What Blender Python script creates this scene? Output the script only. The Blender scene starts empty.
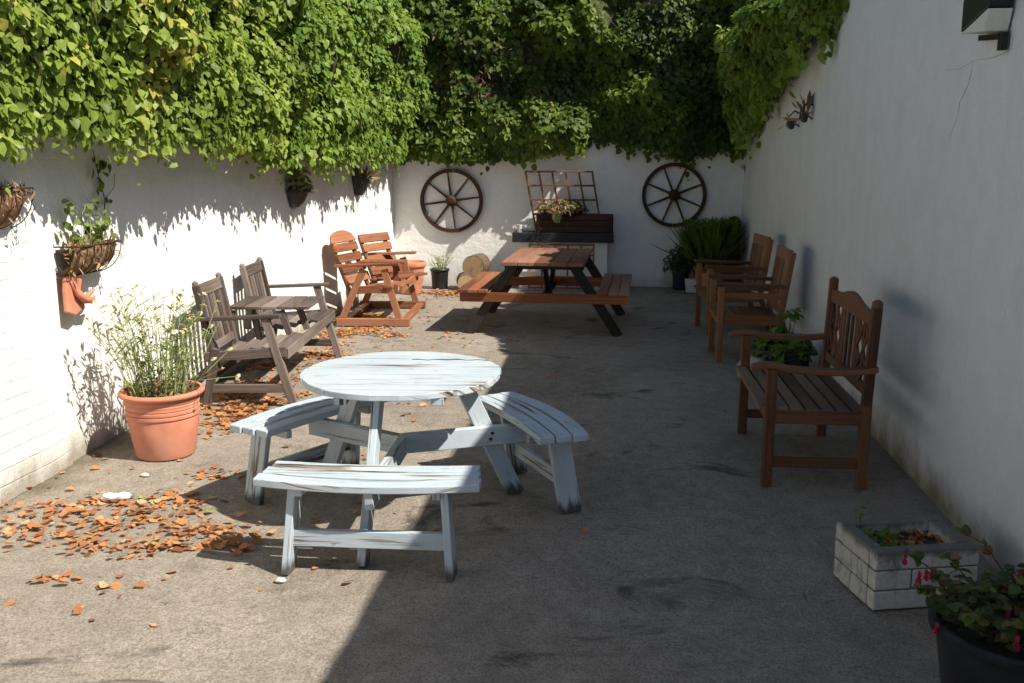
import bpy, bmesh, math, random
import numpy as np
from mathutils import Vector, Matrix, noise
R = math.radians
PI = math.pi
random.seed(7)
rng = np.random.default_rng(7)
S = bpy.context.scene
COL = S.collection

# ------------------------------------------------------------------ camera, sky, sun, exposure
cam_d = bpy.data.cameras.new('camera')
cam = bpy.data.objects.new('camera', cam_d); COL.objects.link(cam)
cam.location = (0, 0, 1.75)
cam.rotation_euler = (R(90 - 10.93), 0, R(6.49))
cam_d.sensor_width = 36; cam_d.lens = 33.40
cam_d.clip_start = 0.05; cam_d.clip_end = 2000
S.camera = cam

SUN_EL = 49.0
SUN_AZ = 111.0          # compass direction the light comes FROM, clockwise from +Y
w = bpy.data.worlds.new('World'); S.world = w; w.use_nodes = True
nt = w.node_tree
sky = nt.nodes.new('ShaderNodeTexSky'); sky.sky_type = 'NISHITA'; sky.sun_disc = False
sky.sun_elevation = R(SUN_EL); sky.sun_rotation = R(SUN_AZ)
bg = nt.nodes['Background']; bg.inputs[1].default_value = 0.069
nt.links.new(sky.outputs[0], bg.inputs[0])
sd = bpy.data.lights.new('sun', 'SUN'); sd.energy = 4.8; sd.angle = R(0.53); sd.color = (1, .93, .82)
sun = bpy.data.objects.new('sun', sd); COL.objects.link(sun)
sdir = Vector((math.sin(R(SUN_AZ))*math.cos(R(SUN_EL)), math.cos(R(SUN_AZ))*math.cos(R(SUN_EL)), math.sin(R(SUN_EL))))
sun.rotation_euler = sdir.to_track_quat('Z', 'Y').to_euler()
sun.location = (6, -3, 9)
S.view_settings.view_transform = 'Standard'
S.view_settings.look = 'None'
S.view_settings.exposure = 0.78
S.view_settings.gamma = 1

# ------------------------------------------------------------------ material helpers
class NB:
    """small node-building helper"""
    def __init__(s, name):
        s.m = bpy.data.materials.new(name); s.m.use_nodes = True
        s.t = s.m.node_tree; s.b = s.t.nodes['Principled BSDF']; s.out = s.t.nodes['Material Output']
    def n(s, kind, **kw):
        x = s.t.nodes.new('ShaderNode' + kind)
        for k, v in kw.items():
            if k.startswith('i_'):
                key = k[2:]; key = int(key) if key.isdigit() else key
                x.inputs[key].default_value = v
            else: setattr(x, k, v)
        return x
    def l(s, a, b): s.t.links.new(a, b)
    def noise(s, vec, scale, detail=4, rough=.55, dist=0):
        x = s.n('TexNoise'); x.inputs['Scale'].default_value = scale
        x.inputs['Detail'].default_value = detail; x.inputs['Roughness'].default_value = rough
        x.inputs['Distortion'].default_value = dist
        s.l(vec, x.inputs['Vector']); return x.outputs['Fac']
    def mapr(s, vec, scale):
        x = s.n('Mapping'); x.inputs['Scale'].default_value = scale; s.l(vec, x.inputs['Vector']); return x.outputs[0]
    def ramp(s, fac, stops, interp='LINEAR'):
        x = s.n('ValToRGB'); cr = x.color_ramp; cr.interpolation = interp
        while len(cr.elements) < len(stops): cr.elements.new(.5)
        for e, (p, c) in zip(cr.elements, stops):
            e.position = p; e.color = (*c, 1) if len(c) == 3 else c
        s.l(fac, x.inputs[0]); return x.outputs[0]
    def mix(s, f, a, b, mode='MIX'):
        x = s.n('Mix', data_type='RGBA', blend_type=mode)
        for sock, v in ((x.inputs[0], f), (x.inputs[6], a), (x.inputs[7], b)):
            if isinstance(v, (int, float)): sock.default_value = v
            elif isinstance(v, tuple): sock.default_value = (*v, 1)
            else: s.l(v, sock)
        return x.outputs[2]
    def math(s, op, a, b=0.0, clamp=False):
        x = s.n('Math', operation=op, use_clamp=clamp)
        for i, v in enumerate((a, b)):
            if isinstance(v, (int, float)): x.inputs[i].default_value = v
            else: s.l(v, x.inputs[i])
        return x.outputs[0]
    def rng(s, v, a, b, c=0.0, d=1.0):
        x = s.n('MapRange'); x.clamp = True
        for i, q in enumerate((a, b, c, d)): x.inputs[i+1].default_value = q
        s.l(v, x.inputs[0]); return x.outputs[0]
    def bump(s, h, strength, dist=.01, prev=None):
        x = s.n('Bump'); x.inputs['Strength'].default_value = strength; x.inputs['Distance'].default_value = dist
        s.l(h, x.inputs['Height'])
        if prev is not None: s.l(prev, x.inputs['Normal'])
        return x.outputs[0]
    def fin(s, col=None, rough=.7, normal=None, spec=.3):
        if col is not None:
            if isinstance(col, tuple): s.b.inputs['Base Color'].default_value = (*col, 1)
            else: s.l(col, s.b.inputs['Base Color'])
        if isinstance(rough, (int, float)): s.b.inputs['Roughness'].default_value = rough
        else: s.l(rough, s.b.inputs['Roughness'])
        s.b.inputs['Specular IOR Level'].default_value = spec
        if normal is not None: s.l(normal, s.b.inputs['Normal'])
        return s.m
    def obj(s): return s.n('TexCoord').outputs['Object']
    def pos(s): return s.n('NewGeometry').outputs['Position']
    def uv(s): return s.n('TexCoord').outputs['UV']

def wood(name, dark, mid, light, rough=.65, bump=.35):
    b = NB(name); uv = b.uv()
    big = b.noise(b.mapr(uv, (.35, .35, 1)), 1.0, 1)
    gr = b.noise(b.mapr(uv, (2.2, 60, 1)), 1.0, 6, .6, .4)
    fine = b.noise(b.mapr(uv, (14, 260, 1)), 1.0, 3, .6)
    blot = b.noise(uv, 9, 4, .6)
    v = b.math('ADD', b.math('MULTIPLY', gr, .6), b.math('MULTIPLY', b.rng(big, .3, .7), .40))
    col = b.ramp(v, [(.33, dark), (.5, mid), (.68, light)])
    col = b.mix(b.rng(fine, .58, .75, 0, .5), col, dark)
    col = b.mix(b.rng(blot, .55, .8, 0, .45), col, dark)
    h = b.math('ADD', gr, b.math('MULTIPLY', fine, .4))
    return b.fin(col, b.rng(gr, .3, .7, rough-.12, rough+.15), b.bump(h, bump, .004), .25)

def paint_worn(name, paint, paint2, bare, crack=.5, thr=.64):
    b = NB(name); uv = b.uv()
    gr = b.noise(b.mapr(uv, (1.6, 38, 1)), 1.0, 6, .62, .5)
    big = b.noise(b.mapr(uv, (1.1, 2.2, 1)), 1.0, 3)
    fine = b.noise(b.mapr(uv, (6, 170, 1)), 1.0, 4, .6)
    spot = b.noise(uv, 26, 3)
    base = b.mix(b.rng(b.noise(uv, 3.0, 5), .35, .7), paint, paint2)
    base = b.mix(b.rng(fine, .5, .78, 0, .35), base, bare)
    wear = b.math('ADD', b.math('MULTIPLY', gr, .72), b.math('MULTIPLY', big, .38))
    msk = b.rng(wear, thr, thr + .02)
    col = b.mix(b.math('MULTIPLY', msk, .85), base, bare)
    col = b.mix(b.rng(wear, thr + .05, thr + .07, 0, .9), col, (.03, .022, .017))
    split = b.noise(b.mapr(uv, (1.1, 75, 1)), 1.0, 2, .5, .3)
    col = b.mix(b.math('MULTIPLY', b.rng(split, .695, .715), b.rng(big, .45, .55)), col, (.05, .04, .032))
    flake = b.noise(b.mapr(uv, (9, 30, 1)), 1.0, 4, .65)
    col = b.mix(b.rng(flake, .66, .68, 0, .75), col, bare)
    col = b.mix(b.rng(spot, .7, .76, 0, .6), col, bare)
    pz = b.n('SeparateXYZ'); b.l(b.pos(), pz.inputs[0])
    foot = b.math('ADD', pz.outputs[2], b.math('MULTIPLY', b.noise(b.mapr(uv, (3, 30, 1)), 1.0, 3), .12))
    col = b.mix(b.rng(foot, .085, .13, .9, 0), col, (.045, .035, .028))
    h = b.math('SUBTRACT', b.math('MULTIPLY', fine, .4), msk)
    return b.fin(col, .5, b.bump(h, .4, .003), .3)

def plain(name, col, rough=.6, var=.25, scale=25, metallic=0, bump=.15, dirt=None):
    b = NB(name); o = b.obj()
    n1 = b.noise(o, scale, 5); n2 = b.noise(o, scale*.22, 3)
    c = b.mix(b.rng(n1, .3, .7), tuple(x*(1-var) for x in col), tuple(min(1, x*(1+var)) for x in col))
    c = b.mix(b.rng(n2, .5, .72, 0, .55), c, dirt if dirt else tuple(x*.6 for x in col))
    b.b.inputs['Metallic'].default_value = metallic
    return b.fin(c, rough, b.bump(n1, bump, .004), .35)

def leafmat(name, stops, trans=.35, rough=.42, tcol=None):
    b = NB(name)
    at = b.n('Attribute'); at.attribute_name = 'rnd'
    col = b.ramp(at.outputs['Fac'], stops)
    vein = b.noise(b.pos(), 55, 2)
    col = b.mix(b.rng(vein, .4, .7, 0, .3), col, tuple(x*.6 for x in stops[0][1]))
    b.fin(col, rough, None, .22)
    tr = b.n('BsdfTranslucent')
    tc = b.mix(.55, col, tcol if tcol else (.30, .40, .05))
    b.l(tc, tr.inputs[0])
    mx = b.n('MixShader'); mx.inputs[0].default_value = trans
    b.l(b.b.outputs[0], mx.inputs[1]); b.l(tr.outputs[0], mx.inputs[2]); b.l(mx.outputs[0], b.out.inputs[0])
    return b.m

M = {}
M['bluewood'] = paint_worn('pale_blue_paint', (.40, .475, .53), (.48, .54, .57), (.22, .18, .14), .4, .609)
M['grey_wood'] = wood('grey_weathered_wood', (.055, .042, .036), (.135, .105, .09), (.22, .18, .155), .85)
M['red_wood'] = wood('red_brown_stain', (.12, .045, .022), (.25, .098, .048), (.34, .155, .085), .6)
M['orange_wood'] = wood('orange_brown_stain', (.18, .06, .02), (.35, .125, .042), (.45, .19, .075), .55)
M['top_wood'] = wood('faded_table_top', (.13, .055, .035), (.24, .115, .075), (.33, .18, .125), .7)
M['black_wood'] = wood('black_brown_stain', (.008, .007, .007), (.018, .015, .014), (.04, .032, .028), .5)
M['teak'] = wood('brown_hardwood', (.055, .022, .010), (.12, .052, .024), (.19, .09, .045), .5)
M['teak_light'] = wood('honey_hardwood', (.10, .042, .018), (.20, .09, .04), (.29, .15, .07), .5)
M['teak_seat'] = wood('grey_brown_slats', (.07, .04, .022), (.15, .092, .054), (.23, .155, .10), .7)
M['wheel_wood'] = wood('old_wheel_wood', (.03, .014, .009), (.075, .035, .022), (.13, .065, .04), .7)
M['trellis_wood'] = wood('trellis_wood', (.09, .04, .016), (.20, .095, .04), (.30, .16, .075), .7)
M['trough_wood'] = wood('dark_red_trough', (.02, .009, .008), (.05, .020, .017), (.085, .037, .03), .7)
M['iron'] = plain('rusty_iron', (.06, .03, .02), .7, .5, 40, .3)
M['terracotta'] = plain('terracotta', (.52, .205, .125), .8, .12, 9, 0, .10, (.60, .33, .24))
M['black_plastic'] = plain('black_plastic', (.018, .019, .022), .4, .3, 14, 0, .05, (.04, .038, .035))
M['blue_plastic'] = plain('dark_blue_plastic', (.02, .022, .05), .4, .3, 14, 0, .05)
M['white_plastic'] = plain('white_plastic', (.62, .60, .55), .5, .08, 14, 0, .05, (.45, .43, .38))
M['slate'] = plain('slate_shelf', (.016, .017, .019), .55, .5, 22, 0, .2)
M['soil'] = plain('soil', (.05, .033, .022), .95, .6, 60, 0, 1.0)
M['coir'] = plain('coir_fibre', (.24, .14, .075), .95, .5, 70, 0, 1.0)
M['dry'] = leafmat('dry_stems', [(0, (.16, .09, .045)), (.5, (.32, .20, .11)), (1, (.42, .30, .17))], .15, .8, (.4, .25, .1))
M['dead_ivy'] = leafmat('dead_ivy', [(0, (.05, .032, .02)), (.6, (.12, .075, .045)), (1, (.2, .14, .08))], .1, .85, (.2, .12, .06))
M['bark'] = plain('bark', (.11, .075, .05), .95, .5, 30, 0, 1.0)
M['twig'] = plain('twig', (.075, .05, .035), .95, .5, 30, 0, .4)
M['litter'] = plain('tissue', (.80, .80, .79), .9, .04, 30, 0, .4)
M['pebble'] = plain('pale_stone', (.55, .47, .42), .9, .2, 30, 0, .3)
M['cream_stone'] = plain('cream_stone', (.42, .36, .27), .9, .25, 20, 0, .5)
M['lamp_black'] = plain('black_casing', (.012, .013, .016), .35, .3, 20, 0, .03)
M['lamp_white'] = plain('grey_white_casing', (.62, .62, .58), .5, .06, 20, 0, .03)
M['core'] = plain('dark_shade_backing', (.045, .050, .018), .95, .5, 9, 0, 1.0)  # dark colour painting the shade deep inside the foliage
M['vine'] = leafmat('big_vine_leaf', [(0, (.11, .16, .028)), (.3, (.20, .28, .046)), (.65, (.29, .38, .066)), (.93, (.40, .45, .11)), (1, (.55, .50, .10))], .45, .42)
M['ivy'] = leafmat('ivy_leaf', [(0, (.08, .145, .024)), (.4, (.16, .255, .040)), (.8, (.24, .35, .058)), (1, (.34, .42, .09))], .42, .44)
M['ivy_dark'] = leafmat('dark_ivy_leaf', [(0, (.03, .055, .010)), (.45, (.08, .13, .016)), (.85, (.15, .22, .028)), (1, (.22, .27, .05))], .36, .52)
M['shrub'] = leafmat('evergreen_leaf', [(0, (.025, .042, .012)), (.5, (.06, .095, .02)), (.9, (.11, .15, .035)), (1, (.16, .14, .07))], .25, .55)
M['grassy'] = leafmat('strap_leaf', [(0, (.05, .10, .016)), (.6, (.11, .20, .03)), (1, (.20, .28, .05))], .35, .45)
M['bluegreen'] = leafmat('bluish_leaf', [(0, (.025, .05, .02)), (1, (.06, .10, .04))], .25, .45)
M['daisy_leaf'] = leafmat('daisy_leaf', [(0, (.13, .18, .045)), (.6, (.25, .31, .10)), (1, (.40, .41, .20))], .4, .55)
M['petal'] = leafmat('white_petal', [(0, (.78, .76, .60)), (1, (.85, .84, .76))], .35, .6, (.8, .8, .6))
M['pale_stem'] = plain('pale_stem', (.27, .31, .14), .7, .2, 30)
M['yolk'] = plain('flower_centre', (.62, .40, .05), .8, .2, 60)
M['pink'] = leafmat('pink_flower', [(0, (.26, .012, .04)), (1, (.45, .04, .08))], .3, .5, (.6, .05, .1))
M['fuchsia_leaf'] = leafmat('fuchsia_leaf', [(0, (.03, .05, .018)), (.4, (.065, .10, .03)), (.75, (.12, .15, .04)), (.9, (.20, .10, .045)), (1, (.26, .14, .06))], .3, .45)
M['fallen'] = leafmat('fallen_leaf', [(0, (.16, .065, .03)), (.35, (.38, .155, .06)), (.75, (.54, .25, .10)), (.97, (.60, .38, .18)), (1, (.34, .36, .05))], .2, .7, (.5, .2, .06))

def mat_ground():
    b = NB('old_asphalt'); p = b.pos()
    speck = b.noise(p, 105, 3, .75); speck2 = b.noise(p, 40, 5, .75); mid = b.noise(p, 9, 6, .65)
    big = b.noise(p, 1.1, 5, .6, .6); big2 = b.noise(p, .45, 3)
    v = b.n('TexVoronoi'); v.inputs['Scale'].default_value = 80; b.l(p, v.inputs['Vector'])
    col = b.ramp(b.math('ADD', b.math('MULTIPLY', mid, .5), b.math('MULTIPLY', big, .5)), [(.3, (.20, .17, .137)), (.5, (.325, .282, .23)), (.7, (.45, .395, .33))])
    col = b.mix(b.rng(speck, .44, .62, 0, .58), col, (.085, .075, .063))
    col = b.mix(b.rng(speck2, .5, .68, 0, .45), col, (.10, .087, .073))
    vp = b.rng(v.outputs['Distance'], .06, .26, .5, 0)
    col = b.mix(vp, col, (.46, .42, .37))
    # damp dark scuffs, each with an outline of its own
    st = b.noise(b.mapr(p, (1.5, 2.2, 1)), 1.0, 7, .7, .9)
    col = b.mix(b.rng(st, .57, .66, 0, .75), col, (.05, .045, .04))
    # greenish grime along the foot of the left wall
    sx = b.n('SeparateXYZ'); b.l(p, sx.inputs[0])
    e = b.math('ADD', sx.outputs[0], b.math('MULTIPLY', b.noise(p, 3.5, 4), .5))
    col = b.mix(b.rng(e, -2.98, -2.72, .65, 0), col, (.075, .066, .034))
    h = b.math('ADD', b.math('MULTIPLY', speck, .5), b.math('ADD', b.math('MULTIPLY', speck2, .8), b.math('MULTIPLY', mid, .8)))
    return b.fin(col, .93, b.bump(h, .8, .016), .15)
M['ground'] = mat_ground()

def mat_wall(name, brick, tint, stain, coarse=1.0):
    b = NB(name); p = b.pos()
    sx = b.n('SeparateXYZ'); b.l(p, sx.inputs[0])
    n1 = b.noise(p, 70*coarse, 5, .65); n2 = b.noise(p, 7, 5, .6); n3 = b.noise(p, 1.2, 4)
    streak = b.noise(b.mapr(p, (3.6, 3.6, .3)), 1.0, 4, .6)
    col = b.mix(b.rng(n2, .35, .7), tint, tuple(x*.93 for x in tint))
    col = b.mix(b.rng(streak, .5, .75, 0, .22), col, tuple(x*.72 for x in tint))
    col = b.mix(b.rng(n3, .55, .75, 0, .28), col, tuple(x*y for x, y in zip(tint, (.86, .87, .86))))
    # splash dirt with a ragged top along the foot of the wall
    zz = b.math('SUBTRACT', sx.outputs[2], b.math('MULTIPLY', b.noise(b.mapr(p, (5, 5, 3)), 1.0, 5, .65), .34))
    col = b.mix(b.rng(zz, -.16, .05, stain, 0), col, (.20, .17, .12))
    n4 = b.noise(p, 22, 4, .6)
    h = b.math('ADD', b.math('MULTIPLY', n1, .6), b.math('ADD', b.math('MULTIPLY', n2, 1.6), b.math('MULTIPLY', n4, .8)))
    patch = b.noise(p, .75, 6, .7, .8)
    col = b.mix(b.rng(patch, .55, .6, 0, .16), col, tuple(x*.8 for x in tint))
    if brick:
        cb = b.n('CombineXYZ'); b.l(sx.outputs[1], cb.inputs[0])
        zj = b.math('ADD', sx.outputs[2], b.math('MULTIPLY', b.noise(p, 3, 3), .03))
        b.l(zj, cb.inputs[1])
        br = b.n('TexBrick'); b.l(cb.outputs[0], br.inputs['Vector'])
        for k, v in (('Scale', 1), ('Mortar Size', .006), ('Mortar Smooth', .6), ('Brick Width', .235), ('Row Height', .088)):
            br.inputs[k].default_value = v
        br.inputs['Color1'].default_value = (1, 1, 1, 1); br.inputs['Color2'].default_value = (.9, .9, .9, 1)
        br.inputs['Mortar'].default_value = (0, 0, 0, 1)
        keep = b.rng(b.math('ADD', sx.outputs[1], b.math('MULTIPLY', b.noise(p, 1.5, 3), 1.2)), 4.7, 5.6, 1, .08)
        crack = b.math('MULTIPLY', b.math('MULTIPLY', br.outputs['Fac'], keep), b.rng(b.noise(p, 5, 3), .5, .62))
        col = b.mix(b.math('MULTIPLY', crack, .2), col, (.30, .26, .21))
        h = b.math('SUBTRACT', h, b.math('MULTIPLY', b.math('MULTIPLY', br.outputs['Fac'], keep), b.rng(b.noise(p, 2.3, 3), .3, .6, .35, 1.4)))
    return b.fin(col, .9, b.bump(h, .6, .012), .2)
M['wall_l'] = mat_wall('white_painted_brick', True, (.80, .785, .745), .8)
M['wall_b'] = mat_wall('white_painted_render', False, (.78, .765, .74), .45)
M['wall_r'] = mat_wall('white_roughcast', False, (.70, .725, .75), .95, .8)

def mat_block():
    b = NB('white_blockwork'); p = b.obj()
    n1 = b.noise(p, 40, 5); n2 = b.noise(b.mapr(p, (9, 9, 4)), 1.0, 5, .7)
    col = b.mix(b.rng(n1, .3, .7), (.40, .385, .35), (.55, .53, .49))
    sz = b.n('SeparateXYZ'); b.l(p, sz.inputs[0])
    rim = b.math('ADD', sz.outputs[2], b.math('MULTIPLY', n2, .09))
    col = b.mix(b.rng(rim, .255, .285, 0, .85), col, (.10, .095, .08))
    col = b.mix(b.rng(n2, .54, .66, 0, .7), col, (.13, .12, .095))
    return b.fin(col, .92, b.bump(n1, .6, .006), .15)
M['block'] = mat_block()
M['crack'] = plain('crack_shadow', (.32, .32, .31), .95, .3, 40)
M['mortar'] = plain('grey_mortar', (.13, .125, .115), .95, .3, 40, 0, .5)

def mat_log():
    b = NB('cut_log_end'); p = b.obj()
    wv = b.n('TexWave', wave_type='RINGS', rings_direction='Y'); wv.inputs['Scale'].default_value = 16; wv.inputs['Distortion'].default_value = 3
    wv.inputs['Detail'].default_value = 3
    b.l(p, wv.inputs['Vector'])
    col = b.mix(wv.outputs['Fac'], (.30, .20, .11), (.46, .34, .2))
    col = b.mix(b.rng(b.noise(p, 14, 4), .5, .7, 0, .6), col, (.16, .10, .06))
    return b.fin(col, .9, b.bump(wv.outputs['Fac'], .3, .004), .15)
M['log_end'] = mat_log()

# ------------------------------------------------------------------ mesh helpers
class MB:
    def __init__(s): s.v = []; s.f = []; s.uv = []; s.mi = []; s.cur = 0
    def _off(s): return random.uniform(0, 60), random.uniform(0, 60)
    def face(s, idx, uvs): s.f.append(idx); s.uv.append(uvs); s.mi.append(s.cur)
    def board(s, p0, p1, wd, th, up=(0, 0, 1), taper=1.0):
        """plank from p0 to p1; wd across, th along 'up'"""
        p0, p1 = Vector(p0), Vector(p1); d = p1 - p0; L = d.length; d.normalize()
        up = Vector(up); up = (up - d*up.dot(d)).normalized(); sd_ = d.cross(up)
        b0 = len(s.v); ou, ov = s._off()
        for q, k in ((p0, 1), (p1, taper)):
            for a, c in ((-1, -1), (1, -1), (1, 1), (-1, 1)):
                s.v.append(q + sd_*a*wd*.5*k + up*c*th*.5*k)
        acc = [0, wd, wd+th, 2*wd+th, 2*(wd+th)]
        for i in range(4):
            j = (i+1) % 4
            s.face([b0+i, b0+j, b0+4+j, b0+4+i], [(ou, ov+acc[i]), (ou, ov+acc[i+1]), (ou+L, ov+acc[i+1]), (ou+L, ov+acc[i])])
        s.face([b0+3, b0+2, b0+1, b0], [(ou, ov), (ou+.01, ov+wd), (ou+.02, ov+wd), (ou+.02, ov)])
        s.face([b0+4, b0+5, b0+6, b0+7], [(ou, ov), (ou+.01, ov+wd), (ou+.02, ov+wd), (ou+.02, ov)])
        return s
    def box(s, c, size):
        x, y, z = c; a, b, h = size
        if a >= b and a >= h: return s.board((x-a/2, y, z), (x+a/2, y, z), b, h)
        if b >= a and b >= h: return s.board((x, y-b/2, z), (x, y+b/2, z), a, h)
        return s.board((x, y, z-h/2), (x, y, z+h/2), b, a, (1, 0, 0))
    def prism(s, poly, t, frame=None, along=0):
        """poly: 2D outline (ccw), extruded -t/2..t/2 along frame z; along = 2D axis of the grain"""
        fr = frame or Matrix(); b0 = len(s.v); n = len(poly); ou, ov = s._off()
        for z in (-t/2, t/2):
            for (x, y) in poly: s.v.append(fr @ Vector((x, y, z)))
        g = (lambda p: (ou+p[0], ov+p[1])) if along == 0 else (lambda p: (ou+p[1], ov+p[0]))
        s.face([b0+n+i for i in range(n)], [g(p) for p in poly])
        s.face([b0+i for i in reversed(range(n))], [(g(p)[0]+7, g(p)[1]+7) for p in reversed(poly)])
        for i in range(n):
            j = (i+1) % n; a, c = g(poly[i]), g(poly[j])
            s.face([b0+i, b0+j, b0+n+j, b0+n+i], [a, c, (c[0], c[1]+t), (a[0], a[1]+t)])
        return s
    def tube(s, pts, rad, n=8, cap=True):
        pts = [Vector(p) for p in pts]
        rads = rad if isinstance(rad, (list, tuple)) else [rad]*len(pts)
        b0 = len(s.v); ou, ov = s._off(); ln = 0
        ref = Vector((.31, .17, .93))
        for i, p in enumerate(pts):
            d = (pts[min(i+1, len(pts)-1)] - pts[max(i-1, 0)]).normalized()
            a = d.cross(ref)
            if a.length < .05: a = d.cross(Vector((1, 0, 0)))
            a.normalize(); c = d.cross(a)
            for k in range(n):
                t = 2*PI*k/n; s.v.append(p + (a*math.cos(t)+c*math.sin(t))*rads[i])
        for i in range(len(pts)-1):
            L = (pts[i+1]-pts[i]).length
            for k in range(n):
                j = (k+1) % n; r2 = 2*PI*rads[i]/n
                s.face([b0+i*n+k, b0+i*n+j, b0+(i+1)*n+j, b0+(i+1)*n+k], [(ou+ln, ov+k*r2), (ou+ln, ov+(k+1)*r2), (ou+ln+L, ov+(k+1)*r2), (ou+ln+L, ov+k*r2)])
            ln += L
        if cap:
            s.face([b0+k for k in reversed(range(n))], [(ou, ov)]*n)
            e = b0+(len(pts)-1)*n; s.face([e+k for k in range(n)], [(ou, ov)]*n)
        return s
    def lathe(s, prof, n=48, frame=None, a0=0, a1=2*PI):
        fr = frame or Matrix(); b0 = len(s.v); full = abs(a1-a0-2*PI) < 1e-6
        m = n if full else n+1
        for (r, z) in prof:
            for k in range(m):
                t = a0+(a1-a0)*k/n; s.v.append(fr @ Vector((r*math.cos(t), r*math.sin(t), z)))
        for i in range(len(prof)-1):
            for k in range(n):
                j = (k+1) % m
                s.face([b0+i*m+k, b0+i*m+j, b0+(i+1)*m+j, b0+(i+1)*m+k], [(k/n, i*.1), ((k+1)/n, i*.1), ((k+1)/n, i*.1+.1), (k/n, i*.1+.1)])
        return s
    def build(s, name, mats, parent=None, bevel=0.0, smooth=False, loc=None):
        me = bpy.data.meshes.new(name)
        me.from_pydata([tuple(v) for v in s.v], [], s.f)
        ul = me.uv_layers.new(name='UVMap')
        flat = [c for f in s.uv for uv in f for c in uv]
        ul.data.foreach_set('uv', flat)
        for m in (mats if isinstance(mats, (list, tuple)) else [mats]): me.materials.append(m)
        me.polygons.foreach_set('material_index', s.mi)
        if smooth:
            me.polygons.foreach_set('use_smooth', [True]*len(me.polygons))
        me.update()
        o = bpy.data.objects.new(name, me); COL.objects.link(o)
        if parent: o.parent = parent
        if loc: o.location = loc
        if bevel:
            bv = o.modifiers.new('bevel', 'BEVEL'); bv.width = bevel; bv.segments = 2; bv.limit_method = 'ANGLE'; bv.angle_limit = R(35)
        if smooth:
            try:
                me.set_sharp_from_angle(angle=R(42))
            except Exception: pass
        return o

def thing(name, label, cat, loc=(0, 0, 0), rz=0, group=None):
    o = bpy.data.objects.new(name, None); COL.objects.link(o)
    o.empty_display_size = .1
    o.location = loc; o.rotation_euler = (0, 0, rz)
    return tag(o, label, cat, group)
def tag(o, label, cat, group=None):
    o['label'] = label; o['category'] = cat
    if group: o['group'] = group
    return o
def dup(root, label, loc, rz=0, scale=None):
    def cp(o, par):
        c = o.copy(); COL.objects.link(c); c.parent = par
        for ch in o.children: cp(ch, c)
        return c
    r = cp(root, None); r['label'] = label; r.location = loc; r.rotation_euler = (0, 0, rz)
    if scale: r.scale = scale
    return r

LEAF_V = np.array([(0, 0, 0), (-.40, .18, .07), (-.33, .62, .06), (0, 1, -.10), (.33, .62, .06), (.40, .18, .07), (0, .5, 0)], float)
LEAF_F = [(0, 6, 2, 1), (6, 3, 2), (0, 5, 4, 6), (6, 4, 3)]
SLIM_V = np.array([(0, 0, 0), (-.10, .3, .02), (-.09, .7, .02), (0, 1, -.05), (.09, .7, .02), (.10, .3, .02), (0, .5, 0)], float)
PETAL_V = np.array([(0, .15, 0), (-.15, .4, .02), (-.17, .8, .02), (0, 1, -.05), (.17, .8, .02), (.15, .4, .02), (0, .55, 0)], float)
CURL_V = np.array([(0, 0, .01), (-.42, .25, .09), (-.24, .60, .05), (0, 1, .08), (.33, .70, .12), (.36, .16, .02), (0, .5, 0)], float)

def leaf_cloud(name, P, N, T, size, mat, parent=None, tmpl=LEAF_V, rnd=None):
    """one mesh of many small folded leaves: P base, N face normal, T tip direction (arrays n x 3)"""
    P = np.asarray(P, float); N = np.asarray(N, float); T = np.asarray(T, float); n = len(P)
    N = N/np.linalg.norm(N, axis=1, keepdims=True)
    T = T - N*(T*N).sum(1, keepdims=True); T = T/(np.linalg.norm(T, axis=1, keepdims=True)+1e-9)
    Sd = np.cross(T, N)
    size = np.broadcast_to(np.asarray(size, float), (n,))
    V = P[:, None, :] + size[:, None, None]*(tmpl[None, :, 0:1]*Sd[:, None, :] + tmpl[None, :, 1:2]*T[:, None, :] + tmpl[None, :, 2:3]*N[:, None, :])
    k = len(tmpl); V = V.reshape(-1, 3)
    lv = np.concatenate([np.array(f) for f in LEAF_F]); per = np.array([len(f) for f in LEAF_F])
    loops = (np.arange(n)[:, None]*k + lv[None, :]).ravel().astype(np.int32)
    tot = np.tile(per, n).astype(np.int32); start = np.concatenate([[0], np.cumsum(tot)[:-1]]).astype(np.int32)
    me = bpy.data.meshes.new(name)
    me.vertices.add(len(V)); me.vertices.foreach_set('co', V.astype(np.float32).ravel())
    me.loops.add(len(loops)); me.loops.foreach_set('vertex_index', loops)
    me.polygons.add(len(tot)); me.polygons.foreach_set('loop_start', start); me.polygons.foreach_set('loop_total', tot)
    if rnd is None: rnd = rng.random(n)
    at = me.attributes.new('rnd', 'FLOAT', 'FACE'); at.data.foreach_set('value', np.repeat(np.clip(rnd, 0, 1), len(LEAF_F)).astype(np.float32))
    me.materials.append(mat); me.update(calc_edges=True); me.validate()
    o = bpy.data.objects.new(name, me); COL.objects.link(o)
    if parent:
        o.parent = parent
        if n > 60: o['kind'] = 'stuff'
    return o

def rdir(n):
    v = rng.normal(size=(n, 3)); return v/np.linalg.norm(v, axis=1, keepdims=True)

# ------------------------------------------------------------------ setting
LX = lambda y: -3.18
RX = lambda y: 1.64
BY = lambda x: 13.19 + (x+3.18)*.019

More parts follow.
